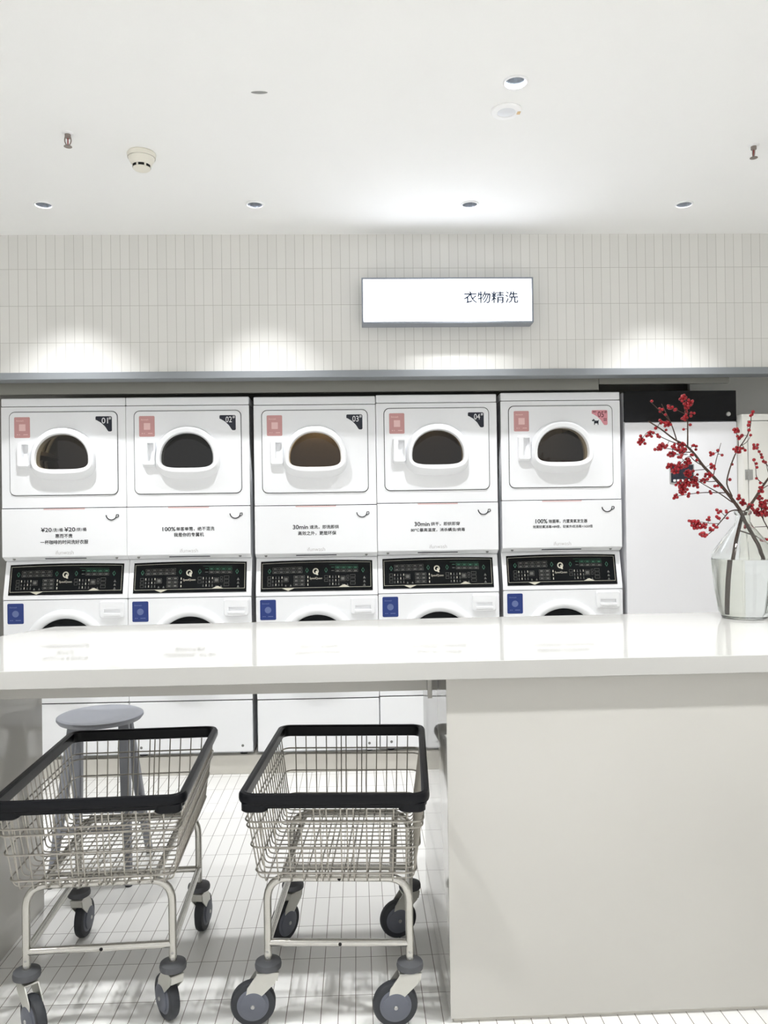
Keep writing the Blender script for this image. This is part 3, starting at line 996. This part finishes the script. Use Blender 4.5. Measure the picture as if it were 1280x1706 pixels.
sl = MB().lathe([(0.0, -0.0012), (0.026, -0.0012), (0.030, 0.0)], 24)
sl.v = [(a, b * 0.32, c) for a, b, c in sl.v]
o = sl.build('ceiling_scuff', 'scuff')
o.location = (-0.329, 2.847, CEIL)
tag(o, 'small grey oval scuff mark on the white ceiling', 'ceiling mark')

t = thing('smoke_detector', 'off-white round smoke detector with dark slots under the ceiling', 'smoke detector', (-0.874, 3.323, CEIL))
MB().lathe([(0.0, 0.0), (0.055, 0.0), (0.0585, -0.006), (0.056, -0.022)], 40).build('base', 'bisque', t)
MB().lathe([(0.0545, -0.0225), (0.040, -0.050), (0.036, -0.0525), (0.0355, -0.066), (0.030, -0.070), (0.0, -0.072)], 40).build('sensor_head', 'bisque', t)
hm = MB()
for k in range(7):
    a0 = 2 * PI * k / 7 + 0.1
    arc = [a0 + 0.62 * q / 6 for q in range(7)]
    hm.loft([[(r * math.cos(a), r * math.sin(a), z) for a in arc] for r, z in ((0.0368, -0.0535), (0.0363, -0.0625))])
    hm.f = [f for f in hm.f]
hm2 = MB()
for k in range(7):
    a0 = 2 * PI * k / 7 + 0.1
    arc = [a0 + 0.66 * q / 6 for q in range(7)]
    V_ = [(0.0372 * math.cos(a), 0.0372 * math.sin(a), -0.0530) for a in arc] + [(0.0366 * math.cos(a), 0.0366 * math.sin(a), -0.0630) for a in arc]
    hm2.add(V_, [(q, q + 1, q + 8, q + 7) for q in range(6)])
hm2.build('slots', 'hole', t)


def sprinkler(x, y, rz, label):
    t = thing('fire_sprinkler', label, 'sprinkler', (x, y, CEIL), rz, 'ceiling sprinklers')
    MB().lathe([(0.022, 0.0), (0.021, -0.004), (0.012, -0.006)], 24).build('cover_ring', 'trim_white', t)
    MB().lathe([(0.0, -0.004), (0.0115, -0.004), (0.0115, -0.018), (0.009, -0.020), (0.0, -0.020)], 12).build('body', 'sprinkler', t)
    a = MB()
    for s in (-1, 1):
        a.tube(fillet([(s * 0.010, 0, -0.016), (s * 0.0125, 0, -0.030), (s * 0.008, 0, -0.043), (s * 0.0015, 0, -0.049)], 0.006), 0.0024, 8)
    a.build('frame_arms', 'sprinkler', t)
    MB().tube([(0, 0, -0.019), (0, 0, -0.046)], 0.0022, 8).build('bulb', 'bulb_red', t)
    MB().lathe([(0.0, -0.048), (0.006, -0.048), (0.0155, -0.052), (0.0158, -0.0535), (0.0, -0.0535)], 18).build('deflector', 'sprinkler', t)
    return t


sprinkler(-1.115, 3.153, 0.15, 'small metal fire sprinkler at left, beside the smoke detector')
sprinkler(1.668, 3.243, 1.45, 'small metal fire sprinkler at the right edge of the ceiling')

# ------------------------------------------------------------------ counter
HT = 1.016
o = MB()
poly = [(-1.57, 2.172), (1.95, 2.206), (1.95, 3.168), (-1.158, 3.079)]
n4 = 4
b = bmesh.new()
vs = [b.verts.new((x, y, HT - 0.05)) for x, y in poly] + [b.verts.new((x, y, HT)) for x, y in poly]
for f in [(0, 1, 5, 4), (1, 2, 6, 5), (2, 3, 7, 6), (3, 0, 4, 7), (3, 2, 1, 0), (4, 5, 6, 7)]:
    b.faces.new([vs[i] for i in f])
bmesh.ops.bevel(b, geom=b.edges[:], offset=0.0022, segments=2, profile=0.5, affect='EDGES')
top = o.bm(b).build('worktop', 'top')
tag(top, 'long glossy white counter worktop holding the vase of red berries', 'counter')
ap = MB().box((-1.169, 2.44, 0.883), (0.241, 2.475, 0.9655), 0.002).build('apron', 'block', top)
ap2 = MB().box((0.205, 2.395, 0.868), (0.219, 2.439, 0.9655), 0.002).build('bracket', 'block', top)
blk = MB()
b = bmesh.new()
fp = [(0.242, 2.222), (1.85, 2.2375), (1.85, 3.045), (0.242, 3.03)]
vs = [b.verts.new((x, y, 0.012)) for x, y in fp] + [b.verts.new((x, y, 0.9655)) for x, y in fp]
for f in [(0, 1, 5, 4), (1, 2, 6, 5), (2, 3, 7, 6), (3, 0, 4, 7), (3, 2, 1, 0), (4, 5, 6, 7)]:
    b.faces.new([vs[i] for i in f])
bmesh.ops.bevel(b, geom=b.edges[:], offset=0.002, segments=2, profile=0.5, affect='EDGES')
blk.bm(b)
bo = blk.build('counter_block', 'block')
tag(bo, 'large smooth off-white counter base block right of the carts', 'counter base')
MB().slab([(0.252, 2.232), (1.84, 2.2475), (1.84, 3.03), (0.252, 3.02)], 0.0, 0.0125).build('plinth', 'plinth', bo)
ep = MB().box((-1.212, 2.25, 0.0), (-1.17, 2.975, 0.9655), 0.002).build('end_panel', 'block')
tag(ep, 'off-white upright end panel carrying the left end of the counter', 'counter panel')

# ------------------------------------------------------------------ laundry carts


def caster(parent, x, y, ang):
    """swivel caster whose wheel trails towards angle ang; local +x is the trailing direction"""
    root = MB()
    R = Matrix.Translation((x, y, 0)) @ Matrix.Rotation(ang, 4, 'Z')
    tr, ax, wr = 0.043, 0.0627, 0.0625

    def tf(mb):
        mb.v = [tuple(R @ Vector(p)) for p in mb.v]
        return mb
    fk = MB()
    for s in (-1, 1):
        poly = [(-0.026, 0.150), (0.030, 0.150), (0.058, 0.112), (0.062, 0.088), (0.054, 0.056), (0.036, 0.054), (0.026, 0.082), (-0.020, 0.124)]
        fk.prism(poly, s * 0.0185 - 0.0015, s * 0.0185 + 0.0015)
    fk.box((-0.029, -0.020, 0.146), (0.032, 0.020, 0.152), 0.002)
    fk.prism([(-0.030, 0.150), (-0.026, 0.128), (-0.022, 0.128), (-0.026, 0.150)], -0.018, 0.018)
    fk.lathe([(0.0, 0.152), (0.020, 0.152), (0.018, 0.158), (0.0, 0.158)], 20)
    f = tf(fk).build('caster', 'fork', parent)
    tf(MB().lathe([(0.0, 0.156), (0.030, 0.156), (0.0365, 0.160), (0.0375, 0.168), (0.0355, 0.176), (0.022, 0.181), (0.012, 0.182), (0.0, 0.182)], 32)).build('bumper_disc', 'bumper', f)
    prof = [(0.043, 0.0140), (0.052, 0.0150), (0.059, 0.0125), (wr, 0.006), (wr, -0.006), (0.059, -0.0125), (0.052, -0.0150), (0.043, -0.0140)]
    tf(MB().lathe(prof, 44, (tr, 0, ax), 'y')).build('tyre', 'tyre', f)
    hp = [(0.0, 0.0238), (0.012, 0.0238), (0.033, 0.0222), (0.0365, 0.0202), (0.0365, 0.0170), (0.043, 0.0150), (0.0445, 0.0139), (0.0445, -0.0139), (0.043, -0.0150), (0.0365, -0.0170), (0.0365, -0.0202), (0.033, -0.0222), (0.012, -0.0238), (0.0, -0.0238)]
    tf(MB().lathe(hp, 40, (tr, 0, ax), 'y')).build('wheel_hub', 'hub', f)
    tf(MB().lathe([(0.0, 0.0262), (0.005, 0.0260), (0.0065, 0.0235), (0.0065, -0.0235), (0.005, -0.0260), (0.0, -0.0262)], 14, (tr, 0, ax), 'y')).build('axle_bolt', 'steel', f)
    return f


RIM_Z = 0.682
FW, FY = 0.199, 0.2385


def ring_at(z, n=4, r=0.03, grow=0.0):
    s = (RIM_Z - 0.02 - z) / (RIM_Z - 0.02 - 0.432)
    hx = 0.246 + (0.213 - 0.246) * s + grow
    hy = 0.348 + (0.305 - 0.348) * s + grow
    return hx, hy


def make_cart(name, label, loc, rz, trails):
    t = thing(name, label, 'laundry cart', loc, rz, 'wire laundry carts under the counter')
    # rim
    prof = [(0.0, 0.657), (0.002, 0.664), (0.0015, 0.675), (-0.003, 0.682), (-0.014, 0.683), (-0.020, 0.678), (-0.0205, 0.651), (-0.016, 0.645), (-0.006, 0.645), (-0.0045, 0.654)]
    rm = MB()
    W2, D2, RC = 0.257, 0.360, 0.045
    loops = []
    base = rrect(-W2, -D2, W2, D2, RC, 7)
    for off, z in prof:
        lp = rrect(-W2 - off, -D2 - off, W2 + off, D2 + off, max(0.005, RC + off), 7)
        loops.append([(x, y, z) for x, y in lp])
    loops.append(loops[0])
    rm.loft(loops)
    rim = rm.build('rim_bumper', 'rubber', t)
    for sx in (-1, 1):
        cn = MB()
        lp = rrect(-0.036, -0.026, 0.036, 0.026, 0.018, 5)
        cx, cy = sx * (W2 - 0.046), -D2 + 0.027
        cn.loft([[(cx + x, cy + y, 0.658) for x, y in lp], [(cx + x, cy + y, 0.638) for x, y in lp], [(cx + x * 0.86, cy + y * 0.86, 0.634) for x, y in lp]], (True, True))
        cn.build('corner_guard', 'rubber', rim)
    # wire basket
    wb = MB()
    WR = 0.0021
    topx, topy = ring_at(RIM_Z - 0.03)
    xs = [0.0195, 0.0365, 0.0535, 0.0895, 0.126, 0.162, 0.199]
    for x in [s * a for s in (-1, 1) for a in xs]:
        k = 0.213 / 0.246
        wb.tube(fillet([(x, -topy, RIM_Z - 0.026), (x * (0.3 * k + 0.7), -ring_at(0.425)[1], 0.425), (x * (0.3 * k + 0.7), ring_at(0.425)[1], 0.425), (x, topy, RIM_Z - 0.026)], 0.018, 4), WR, 6)
    for q in range(19):
        y = -0.306 + q * 0.034
        wb.tube(fillet([(-topx, y, RIM_Z - 0.026), (-ring_at(0.43)[0], y * 0.93, 0.4295), (ring_at(0.43)[0], y * 0.93, 0.4295), (topx, y, RIM_Z - 0.026)], 0.016, 4), WR * 0.95, 6)
    for z in (0.604, 0.586, 0.530, 0.455):
        hx, hy = ring_at(z, grow=0.0040)
        wb.tube([(x, y, z) for x, y in rrect(-hx, -hy, hx, hy, 0.03, 5)], 0.0025, 6, closed=True)
    hx, hy = ring_at(0.660)
    wb.tube([(x, y, 0.660) for x, y in rrect(-hx, -hy, hx, hy, 0.04, 5)], 0.004, 6, closed=True)
    wb.build('wire_basket', 'wire', t)
    # tube frame
    TR = 0.0112
    for s in (-1, 1):
        a = MB()
        y = s * FY
        a.tube(fillet([(-FW, y, 0.165), (-FW, y, 0.410), (FW, y, 0.410), (FW, y, 0.165)], 0.065, 8), TR, 12)
        ar = a.build('leg_arch', 'tube', t)
        MB().tube([(-FW, y, 0.228), (FW, y, 0.228)], TR * 0.92, 12).build('cross_bar', 'tube', ar)
        b_ = MB()
        b_.lathe([(0.0, 0.001), (0.0048, 0.001), (0.0048, -0.002)], 12, (0.005, y - TR, 0.410), 'y')
        b_.lathe([(0.0, 0.001), (0.0048, 0.001), (0.0048, -0.002)], 12, (0.005, y - TR * 0.92, 0.228), 'y')
        b_.build('drilled_hole', 'hole', ar)
        sc = MB()
        for sx in (-1, 1):
            for z in (0.190, 0.206):
                sc.lathe([(0.0, 0.0012), (0.0030, 0.001), (0.0042, -0.002)], 10, (sx * FW, y - TR, z), 'y')
        sc.build('leg_bolts', 'steel', ar)
    for s in (-1, 1):
        MB().tube([(s * FW, -FY, 0.228), (s * FW, FY, 0.228)], TR * 0.9, 12).build('side_rail', 'tube', t)
        MB().tube([(s * 0.152, -FY, 0.412), (s * 0.152, FY, 0.412)], TR * 0.95, 12).build('basket_rail', 'tube', t)
    for s in (-1, 1):
        MB().box((-0.16, s * 0.20 - 0.010, 0.416), (0.16, s * 0.20 + 0.010, 0.4225), 0.001).build('basket_strap', 'tube', t)
    for (x, y), a in zip(((-FW, -FY), (FW, -FY), (-FW, FY), (FW, FY)), trails):
        caster(t, x, y, a - rz)
    return t


def dirang(dx, dy):
    return math.atan2(dy, dx)


make_cart('laundry_cart', 'wire laundry cart with black rim close beside the white counter block', (-0.053, 2.476, 0), math.radians(-3.7),
          (dirang(-1, -0.06), dirang(-1, -0.06), dirang(-0.6, -0.8), dirang(-0.97, -0.25)))
make_cart('laundry_cart', 'wire laundry cart with black rim in front of the grey stool, cut by left edge', (-0.744, 2.489, 0), math.radians(2.6),
          (dirang(0.70, -0.71), dirang(-0.6, 0.8), dirang(0.05, 1.0), dirang(0.12, 0.99)))

# ------------------------------------------------------------------ stool
t = thing('stool', 'round grey stool standing behind the left laundry cart', 'stool', (-1.056, 3.28, 0))
MB().lathe([(0.0, 0.617), (0.05, 0.618), (0.11, 0.622), (0.150, 0.630), (0.160, 0.632), (0.168, 0.628), (0.169, 0.620), (0.160, 0.608), (0.10, 0.600), (0.0, 0.598)], 56).build('seat', 'stool', t)
legs = []
for sx in (-1, 1):
    for sy in (-1, 1):
        a, b_ = Vector((sx * 0.100, sy * 0.020, 0.604)), Vector((sx * 0.150, sy * 0.155, 0.006))
        lm = MB()
        lp = []
        for p, r in ((a, 0.0205), (a.lerp(b_, 0.5), 0.0185), (b_, 0.0135)):
            lp.append([(p.x + x, p.y + y, p.z) for x, y in rrect(-r, -r, r, r, r * 0.45, 3)])
        lm.loft(list(reversed(lp)), (True, True))
        lg = lm.build('leg', 'stool', t)
        MB().lathe([(0.0, 0.0), (0.0135, 0.0), (0.0135, 0.008), (0.0, 0.008)], 14, (b_.x, b_.y, 0)).build('foot_pad', 'tyre', lg)
for ax in (0, 1):
    for s in (-1, 1):
        z = 0.20 if ax == 0 else 0.26
        f_ = (0.604 - z) / 0.598
        qx, qy = 0.100 + 0.050 * f_, 0.020 + 0.135 * f_
        a, b_ = ((-qx, s * qy, z), (qx, s * qy, z)) if ax == 0 else ((s * qx, -qy, z), (s * qx, qy, z))
        lo = (min(a[0], b_[0]) - (0.009 if ax else 0), min(a[1], b_[1]) - (0 if ax else 0.009), z - 0.013)
        hi = (max(a[0], b_[0]) + (0.009 if ax else 0), max(a[1], b_[1]) + (0 if ax else 0.009), z + 0.013)
        MB().box(lo, hi, 0.003).build('stretcher', 'stool', t)

# ------------------------------------------------------------------ vase, water, berry branches
VX, VY = 1.463, 2.97
vp = [(0.0, 0.004), (0.060, 0.003), (0.070, 0.0), (0.080, 0.003), (0.092, 0.028), (0.1035, 0.10), (0.1115, 0.17), (0.1155, 0.222), (0.1145, 0.240), (0.106, 0.256), (0.070, 0.305), (0.034, 0.350), (0.0265, 0.364), (0.0255, 0.388), (0.0305, 0.394), (0.0315, 0.401), (0.0285, 0.406), (0.0235, 0.404),
      (0.0222, 0.388), (0.0230, 0.362), (0.0305, 0.346), (0.067, 0.301), (0.1025, 0.2525), (0.1110, 0.2385), (0.1120, 0.222), (0.1080, 0.17), (0.1000, 0.10), (0.0885, 0.030), (0.0760, 0.011), (0.060, 0.009), (0.0, 0.010)]
v = MB().lathe(vp, 64).build('glass_vase', 'glass')
v.location = (VX, VY, HT + 0.0004)
tag(v, 'clear glass demijohn vase with berry branches at right end of counter', 'vase')
WL = 0.224
wp = [(0.0, 0.0098), (0.060, 0.0088), (0.0763, 0.0108), (0.0889, 0.030), (0.1004, 0.10), (0.1084, 0.17), (0.1123, WL - 0.001), (0.1110, WL), (0.0, WL)]
wt = MB().lathe(wp, 64).build('vase_water', 'water')
wt.location = (VX, VY, HT + 0.0004)
tag(wt, 'clear water filling the lower two thirds of the glass vase', 'water', kind='stuff')

TWIGS = [
    ('B', 0.0042, [(1.449, 1.424), (1.398, 1.5), (1.356, 1.555), (1.321, 1.594), (1.294, 1.638), (1.27, 1.669), (1.247, 1.685), (1.223, 1.701), (1.176, 1.741), (1.129, 1.772)]),
    ('B', 0.0022, [(1.231, 1.701), (1.212, 1.76), (1.189, 1.807), (1.174, 1.836)]),
    ('B', 0.0018, [(1.209, 1.772), (1.177, 1.803), (1.131, 1.85)]),
    ('B', 0.0024, [(1.27, 1.669), (1.275, 1.732), (1.276, 1.787), (1.265, 1.826), (1.262, 1.869)]),
    ('B', 0.0014, [(1.274, 1.794), (1.249, 1.81), (1.213, 1.834)]),
    ('B', 0.0016, [(1.231, 1.685), (1.188, 1.709), (1.16, 1.729), (1.137, 1.733)]),
    ('B', 0.0018, [(1.274, 1.648), (1.226, 1.65), (1.171, 1.659), (1.116, 1.655)]),
    ('B', 0.0016, [(1.32, 1.591), (1.277, 1.614), (1.254, 1.63), (1.226, 1.613)]),
    ('B', 0.0014, [(1.324, 1.581), (1.289, 1.578), (1.277, 1.573)]),
    ('B', 0.0016, [(1.363, 1.535), (1.328, 1.535), (1.292, 1.544), (1.228, 1.529)]),
    ('B', 0.0018, [(1.394, 1.491), (1.331, 1.493), (1.275, 1.489), (1.212, 1.479)]),
    ('B', 0.0020, [(1.423, 1.454), (1.382, 1.488), (1.351, 1.508), (1.308, 1.54), (1.283, 1.575)]),
    ('B', 0.0024, [(1.42, 1.478), (1.391, 1.523), (1.39, 1.57), (1.4, 1.621), (1.409, 1.648), (1.429, 1.691), (1.436, 1.73), (1.431, 1.773)]),
    ('B', 0.0014, [(1.408, 1.65), (1.402, 1.695), (1.382, 1.723)]),
    ('B', 0.0012, [(1.417, 1.66), (1.445, 1.675), (1.469, 1.702)]),
    ('B', 0.0016, [(1.358, 1.563), (1.36, 1.606), (1.369, 1.649), (1.374, 1.678)]),
    ('B', 0.0010, [(1.368, 1.645), (1.341, 1.637)]),
    ('B', 0.0022, [(1.445, 1.417), (1.433, 1.425), (1.401, 1.419), (1.378, 1.4), (1.351, 1.375), (1.325, 1.353), (1.295, 1.334), (1.269, 1.328)]),
    ('B', 0.0012, [(1.351, 1.374), (1.319, 1.376), (1.29, 1.382), (1.261, 1.383)]),
    ('B', 0.0010, [(1.378, 1.405), (1.359, 1.422), (1.349, 1.426)]),
    ('B', 0.0010, [(1.371, 1.395), (1.386, 1.395)]),
    ('A', 0.0042, [(1.471, 1.409), (1.5, 1.453), (1.53, 1.504), (1.562, 1.548), (1.6, 1.598), (1.641, 1.643)]),
    ('A', 0.0018, [(1.599, 1.559), (1.563, 1.569), (1.542, 1.588), (1.509, 1.627), (1.484, 1.661)]),
    ('A', 0.0014, [(1.544, 1.52), (1.507, 1.543), (1.494, 1.583), (1.481, 1.611)]),
    ('A', 0.0014, [(1.548, 1.559), (1.543, 1.576), (1.535, 1.602)]),
    ('A', 0.0020, [(1.578, 1.312), (1.556, 1.38), (1.539, 1.408), (1.5, 1.437), (1.464, 1.476)]),
    ('A', 0.0018, [(1.553, 1.385), (1.529, 1.464), (1.53, 1.504)]),
    ('A', 0.0014, [(1.562, 1.36), (1.522, 1.358), (1.499, 1.358)]),
    ('A', 0.0016, [(1.53, 1.498), (1.57, 1.52), (1.616, 1.519)]),
]
CLUSTERS = [
    ('B', 1.261, 1.859, 0.0104, 8), ('B', 1.285, 1.841, 0.0104, 8), ('B', 1.275, 1.826, 0.0085, 6), ('B', 1.292, 1.8, 0.0046, 3), ('B', 1.266, 1.783, 0.0085, 6), ('B', 1.217, 1.828, 0.0073, 5), ('B', 1.233, 1.816, 0.0019, 2), ('B', 1.172, 1.815, 0.0046, 3), ('B', 1.139, 1.848, 0, 1), ('B', 1.189, 1.795, 0, 1), ('B', 1.177, 1.768, 0.0046, 3), ('B', 1.196, 1.758, 0.0112, 9), ('B', 1.196, 1.737, 0.0008, 1), ('B', 1.145, 1.727, 0.0104, 8), ('B', 1.157, 1.745, 0, 1), ('B', 1.176, 1.713, 0.0046, 3), ('B', 1.115, 1.704, 0.0104, 8), ('B', 1.13, 1.69, 0.0008, 1), ('B', 1.152, 1.669, 0.0073, 5), ('B', 1.124, 1.657, 0.0066, 4), ('B', 1.199, 1.664, 0.0073, 5), ('B', 1.189, 1.637, 0.0085, 6), ('B', 1.214, 1.627, 0.0046, 3), ('B', 1.238, 1.65, 0.0104, 8), ('B', 1.25, 1.673, 0.0123, 10), ('B', 1.246, 1.611, 0.0112, 9), ('B', 1.294, 1.673, 0.0046, 3), ('B', 1.302, 1.659, 0, 1), ('B', 1.289, 1.616, 0.0008, 1), ('B', 1.266, 1.634, 0.0019, 2), ('B', 1.206, 1.592, 0.0112, 9), ('B', 1.174, 1.592, 0.0085, 6), ('B', 1.191, 1.569, 0.0085, 6), ('B', 1.265, 1.57, 0.0104, 8), ('B', 1.228, 1.529, 0.0085, 6), ('B', 1.252, 1.529, 0.0123, 10), ('B', 1.284, 1.54, 0.0123, 10), ('B', 1.3, 1.52, 0.0066, 4), ('B', 1.24, 1.502, 0.0123, 10), ('B', 1.216, 1.48, 0.0066, 4), ('B', 1.263, 1.482, 0.0035, 2), ('B', 1.299, 1.493, 0.0004, 1), ('B', 1.345, 1.491, 0.0019, 2), ('B', 1.35, 1.59, 0.0066, 4), ('B', 1.34, 1.559, 0.0073, 5), ('B', 1.32, 1.542, 0.0066, 4), ('B', 1.367, 1.518, 0.0027, 2), ('B', 1.387, 1.513, 0, 1), ('B', 1.399, 1.539, 0.0012, 1), ('B', 1.394, 1.717, 0.0073, 5), ('B', 1.407, 1.689, 0.0058, 4), ('B', 1.384, 1.719, 0, 1), ('B', 1.431, 1.769, 0.0046, 3), ('B', 1.428, 1.734, 0.0027, 2), ('B', 1.432, 1.715, 0, 1), ('B', 1.401, 1.652, 0.0066, 4), ('B', 1.415, 1.646, 0.0066, 4), ('B', 1.431, 1.644, 0, 1), ('B', 1.347, 1.637, 0.0046, 3), ('B', 1.367, 1.651, 0, 1), ('B', 1.383, 1.633, 0.0004, 1), ('B', 1.398, 1.595, 0.0004, 1), ('B', 1.465, 1.702, 0.0012, 1), ('B', 1.261, 1.738, 0, 1), ('B', 1.285, 1.755, 0.0004, 1), ('B', 1.199, 1.678, 0.0027, 2), ('B', 1.261, 1.568, 0.0066, 4), ('B', 1.328, 1.563, 0.0004, 1), ('B', 1.308, 1.563, 0.0004, 1),
    ('B', 1.267, 1.376, 0.0123, 10), ('B', 1.273, 1.363, 0.0076, 5), ('B', 1.299, 1.369, 0.0076, 5), ('B', 1.316, 1.392, 0.0051, 3), ('B', 1.342, 1.401, 0, 1), ('B', 1.352, 1.397, 0.0029, 2), ('B', 1.338, 1.362, 0.0051, 3), ('B', 1.312, 1.356, 0.0045, 3), ('B', 1.273, 1.333, 0.006, 4), ('B', 1.294, 1.333, 0.0019, 2), ('B', 1.389, 1.421, 0.0019, 2), ('B', 1.35, 1.426, 0, 1), ('B', 1.354, 1.415, 0, 1), ('B', 1.363, 1.42, 0, 1), ('B', 1.386, 1.395, 0, 1), ('B', 1.251, 1.384, 0, 1), ('B', 1.29, 1.373, 0.0013, 1),
    ('A', 1.485, 1.661, 0.0071, 5), ('A', 1.501, 1.641, 0.0016, 1), ('A', 1.513, 1.622, 0.0027, 2), ('A', 1.523, 1.605, 0, 1), ('A', 1.535, 1.602, 0.0005, 1), ('A', 1.483, 1.611, 0, 1), ('A', 1.493, 1.597, 0, 1), ('A', 1.497, 1.583, 0, 1), ('A', 1.507, 1.543, 0.0016, 1), ('A', 1.466, 1.473, 0.006, 4), ('A', 1.483, 1.454, 0.0071, 5), ('A', 1.494, 1.439, 0.0071, 5), ('A', 1.53, 1.504, 0.0071, 5), ('A', 1.524, 1.526, 0.0016, 1), ('A', 1.543, 1.447, 0.0116, 9), ('A', 1.54, 1.414, 0.0116, 9), ('A', 1.525, 1.419, 0.0071, 5), ('A', 1.504, 1.358, 0.0049, 3), ('A', 1.519, 1.361, 0, 1), ('A', 1.552, 1.312, 0.0049, 3), ('A', 1.529, 1.47, 0.006, 4), ('A', 1.557, 1.43, 0.0088, 6), ('A', 1.574, 1.407, 0.0088, 6), ('A', 1.586, 1.463, 0.0088, 6), ('A', 1.604, 1.519, 0.006, 4),
]


rnd = random.Random(11)
SEG = {'A': [], 'B': []}          # (p, q) of every twig already grown
TW = {'A': MB(), 'B': MB()}
LEAD = {'A': [(1.402, 2.965, 1.034), (1.424, 2.974, 1.24), (1.460, 2.9795, 1.385)],
        'B': [(1.552, 2.975, 1.10), (1.536, 2.966, 1.247), (1.4665, 2.9605, 1.378)]}


def nearest(key, x, z):
    best = None
    for p, q in SEG[key]:
        d = Vector((q.x - p.x, q.z - p.z))
        L = d.length_squared
        s = 0 if L < 1e-12 else max(0, min(1, ((x - p.x) * d.x + (z - p.z) * d.y) / L))
        c = p.lerp(q, s)
        e = (c.x - x) ** 2 + (c.z - z) ** 2
        if best is None or e < best[0]:
            best = (e, c)
    return best[1], math.sqrt(best[0])


def smooth_path(pts):
    pts = [Vector(p) for p in pts]
    out = []
    for i in range(len(pts) - 1):
        p0, p1, p2, p3 = pts[max(0, i - 1)], pts[i], pts[i + 1], pts[min(len(pts) - 1, i + 2)]
        for k in range(3):
            s = k / 3
            out.append(0.5 * ((2 * p1) + (p2 - p0) * s + (2 * p0 - 5 * p1 + 4 * p2 - p3) * s * s + (3 * p1 - p0 - 3 * p2 + p3) * s ** 3))
    out.append(pts[-1])
    return out


for key, r, pl in TWIGS:
    first = not SEG[key]
    if first:
        pts = [Vector(p) for p in LEAD[key]]
        y = pts[-1].y
        for i, (x, z) in enumerate(pl):
            y += (0.010 if key == 'B' else -0.008) * (1 if i % 3 else 0.3)
            pts.append(Vector((x, y, z)))
        r0, r1 = 0.0082, 0.0024
    else:
        c, dist = nearest(key, *pl[0])
        slope = rnd.uniform(-0.45, 0.45)
        pts = [c]
        y = c.y
        px, pz = c.x, c.z
        for x, z in pl:
            step = math.hypot(x - px, z - pz)
            if step < 0.004:
                continue
            y += slope * step + rnd.uniform(-0.003, 0.003)
            pts.append(Vector((x, y, z)))
            px, pz = x, z
        r0, r1 = r * 1.3, max(0.0009, r * 0.6)
    sp = smooth_path(pts)
    TW[key].tube(sp, r0, 8 if r0 > 0.002 else 6, r_end=r1)
    SEG[key] += [(sp[i], sp[i + 1]) for i in range(len(sp) - 1)]

bmb = bmesh.new()
bmesh.ops.create_icosphere(bmb, subdivisions=2, radius=1.0)
for vv in bmb.verts:
    if vv.co.z < -0.93:
        vv.co.z += 0.10
BER = MB().bm(bmb)
berry_spots = {'A': [], 'B': []}
for key, x, z, rad, n in CLUSTERS:
    c, dist = nearest(key, x, z)
    if dist > 0.010:
        e = Vector((x, c.y + rnd.uniform(-0.3, 0.3) * dist, z))
        midp = c.lerp(e, 0.5) + Vector((0, rnd.uniform(-0.003, 0.003), 0.12 * dist))
        sp = smooth_path([c, midp, e])
        TW[key].tube(sp, 0.0013, 6, r_end=0.0009)
        SEG[key] += [(sp[i], sp[i + 1]) for i in range(len(sp) - 1)]
        c = e
    for i in range(n if n < 3 else int(n * 1.3)):
        a, rr = rnd.uniform(0, 2 * PI), rad * math.sqrt(rnd.uniform(0.05, 1)) if n > 1 else 0
        p = Vector((x + rr * math.cos(a), c.y + rnd.uniform(-1, 1) * (0.6 * rad + 0.004), z + rr * math.sin(a)))
        br = rnd.uniform(0.0054, 0.0068)
        for q, qr in berry_spots[key]:
            d = p - q
            if d.length < (br + qr) * 0.93:
                p = q + (d.normalized() if d.length > 1e-6 else Vector((0, -1, 0))) * (br + qr) * 0.95
        berry_spots[key].append((p, br))
        cc, dd = nearest(key, p.x, p.z)
        if (cc - p).length > br:
            TW[key].tube([cc, cc.lerp(p, 0.5) + Vector((0, 0, 0.001)), p], 0.0007, 5, cap=False)
for key, lab in (('B', 'brown branch of red berries leaning left out of the vase'), ('A', 'brown branch of red berries leaning right out of the vase')):
    t = thing('berry_branch', lab, 'branch', (VX, VY, HT + 0.4), 0, 'berry branches in the glass vase')
    TW[key].v = [(a - VX, b - VY, c - HT - 0.4) for a, b, c in TW[key].v]
    TW[key].build('stem', 'bark', t)
    proto_b = None
    spots = sorted(berry_spots[key], key=lambda s: -s[1])
    rest = MB()
    for i, (p, br) in enumerate(spots):
        q = p - Vector((VX, VY, HT + 0.4))
        if i < 100:
            if proto_b is None:
                proto_b = BER.build('berry', 'berry', t)
                o = proto_b
            else:
                o = proto_b.copy()
                C.objects.link(o)
            o.location = q
            o.scale = (br, br, br)
            o.rotation_euler = (rnd.uniform(0, 6), rnd.uniform(0, 6), rnd.uniform(0, 6))
        else:
            rest.add([(q.x + a * br, q.y + b * br, q.z + c * br) for a, b, c in BER.v], BER.f)
    if rest.v:
        o = rest.build('berries', 'berry', t)
        o['kind'] = 'stuff'
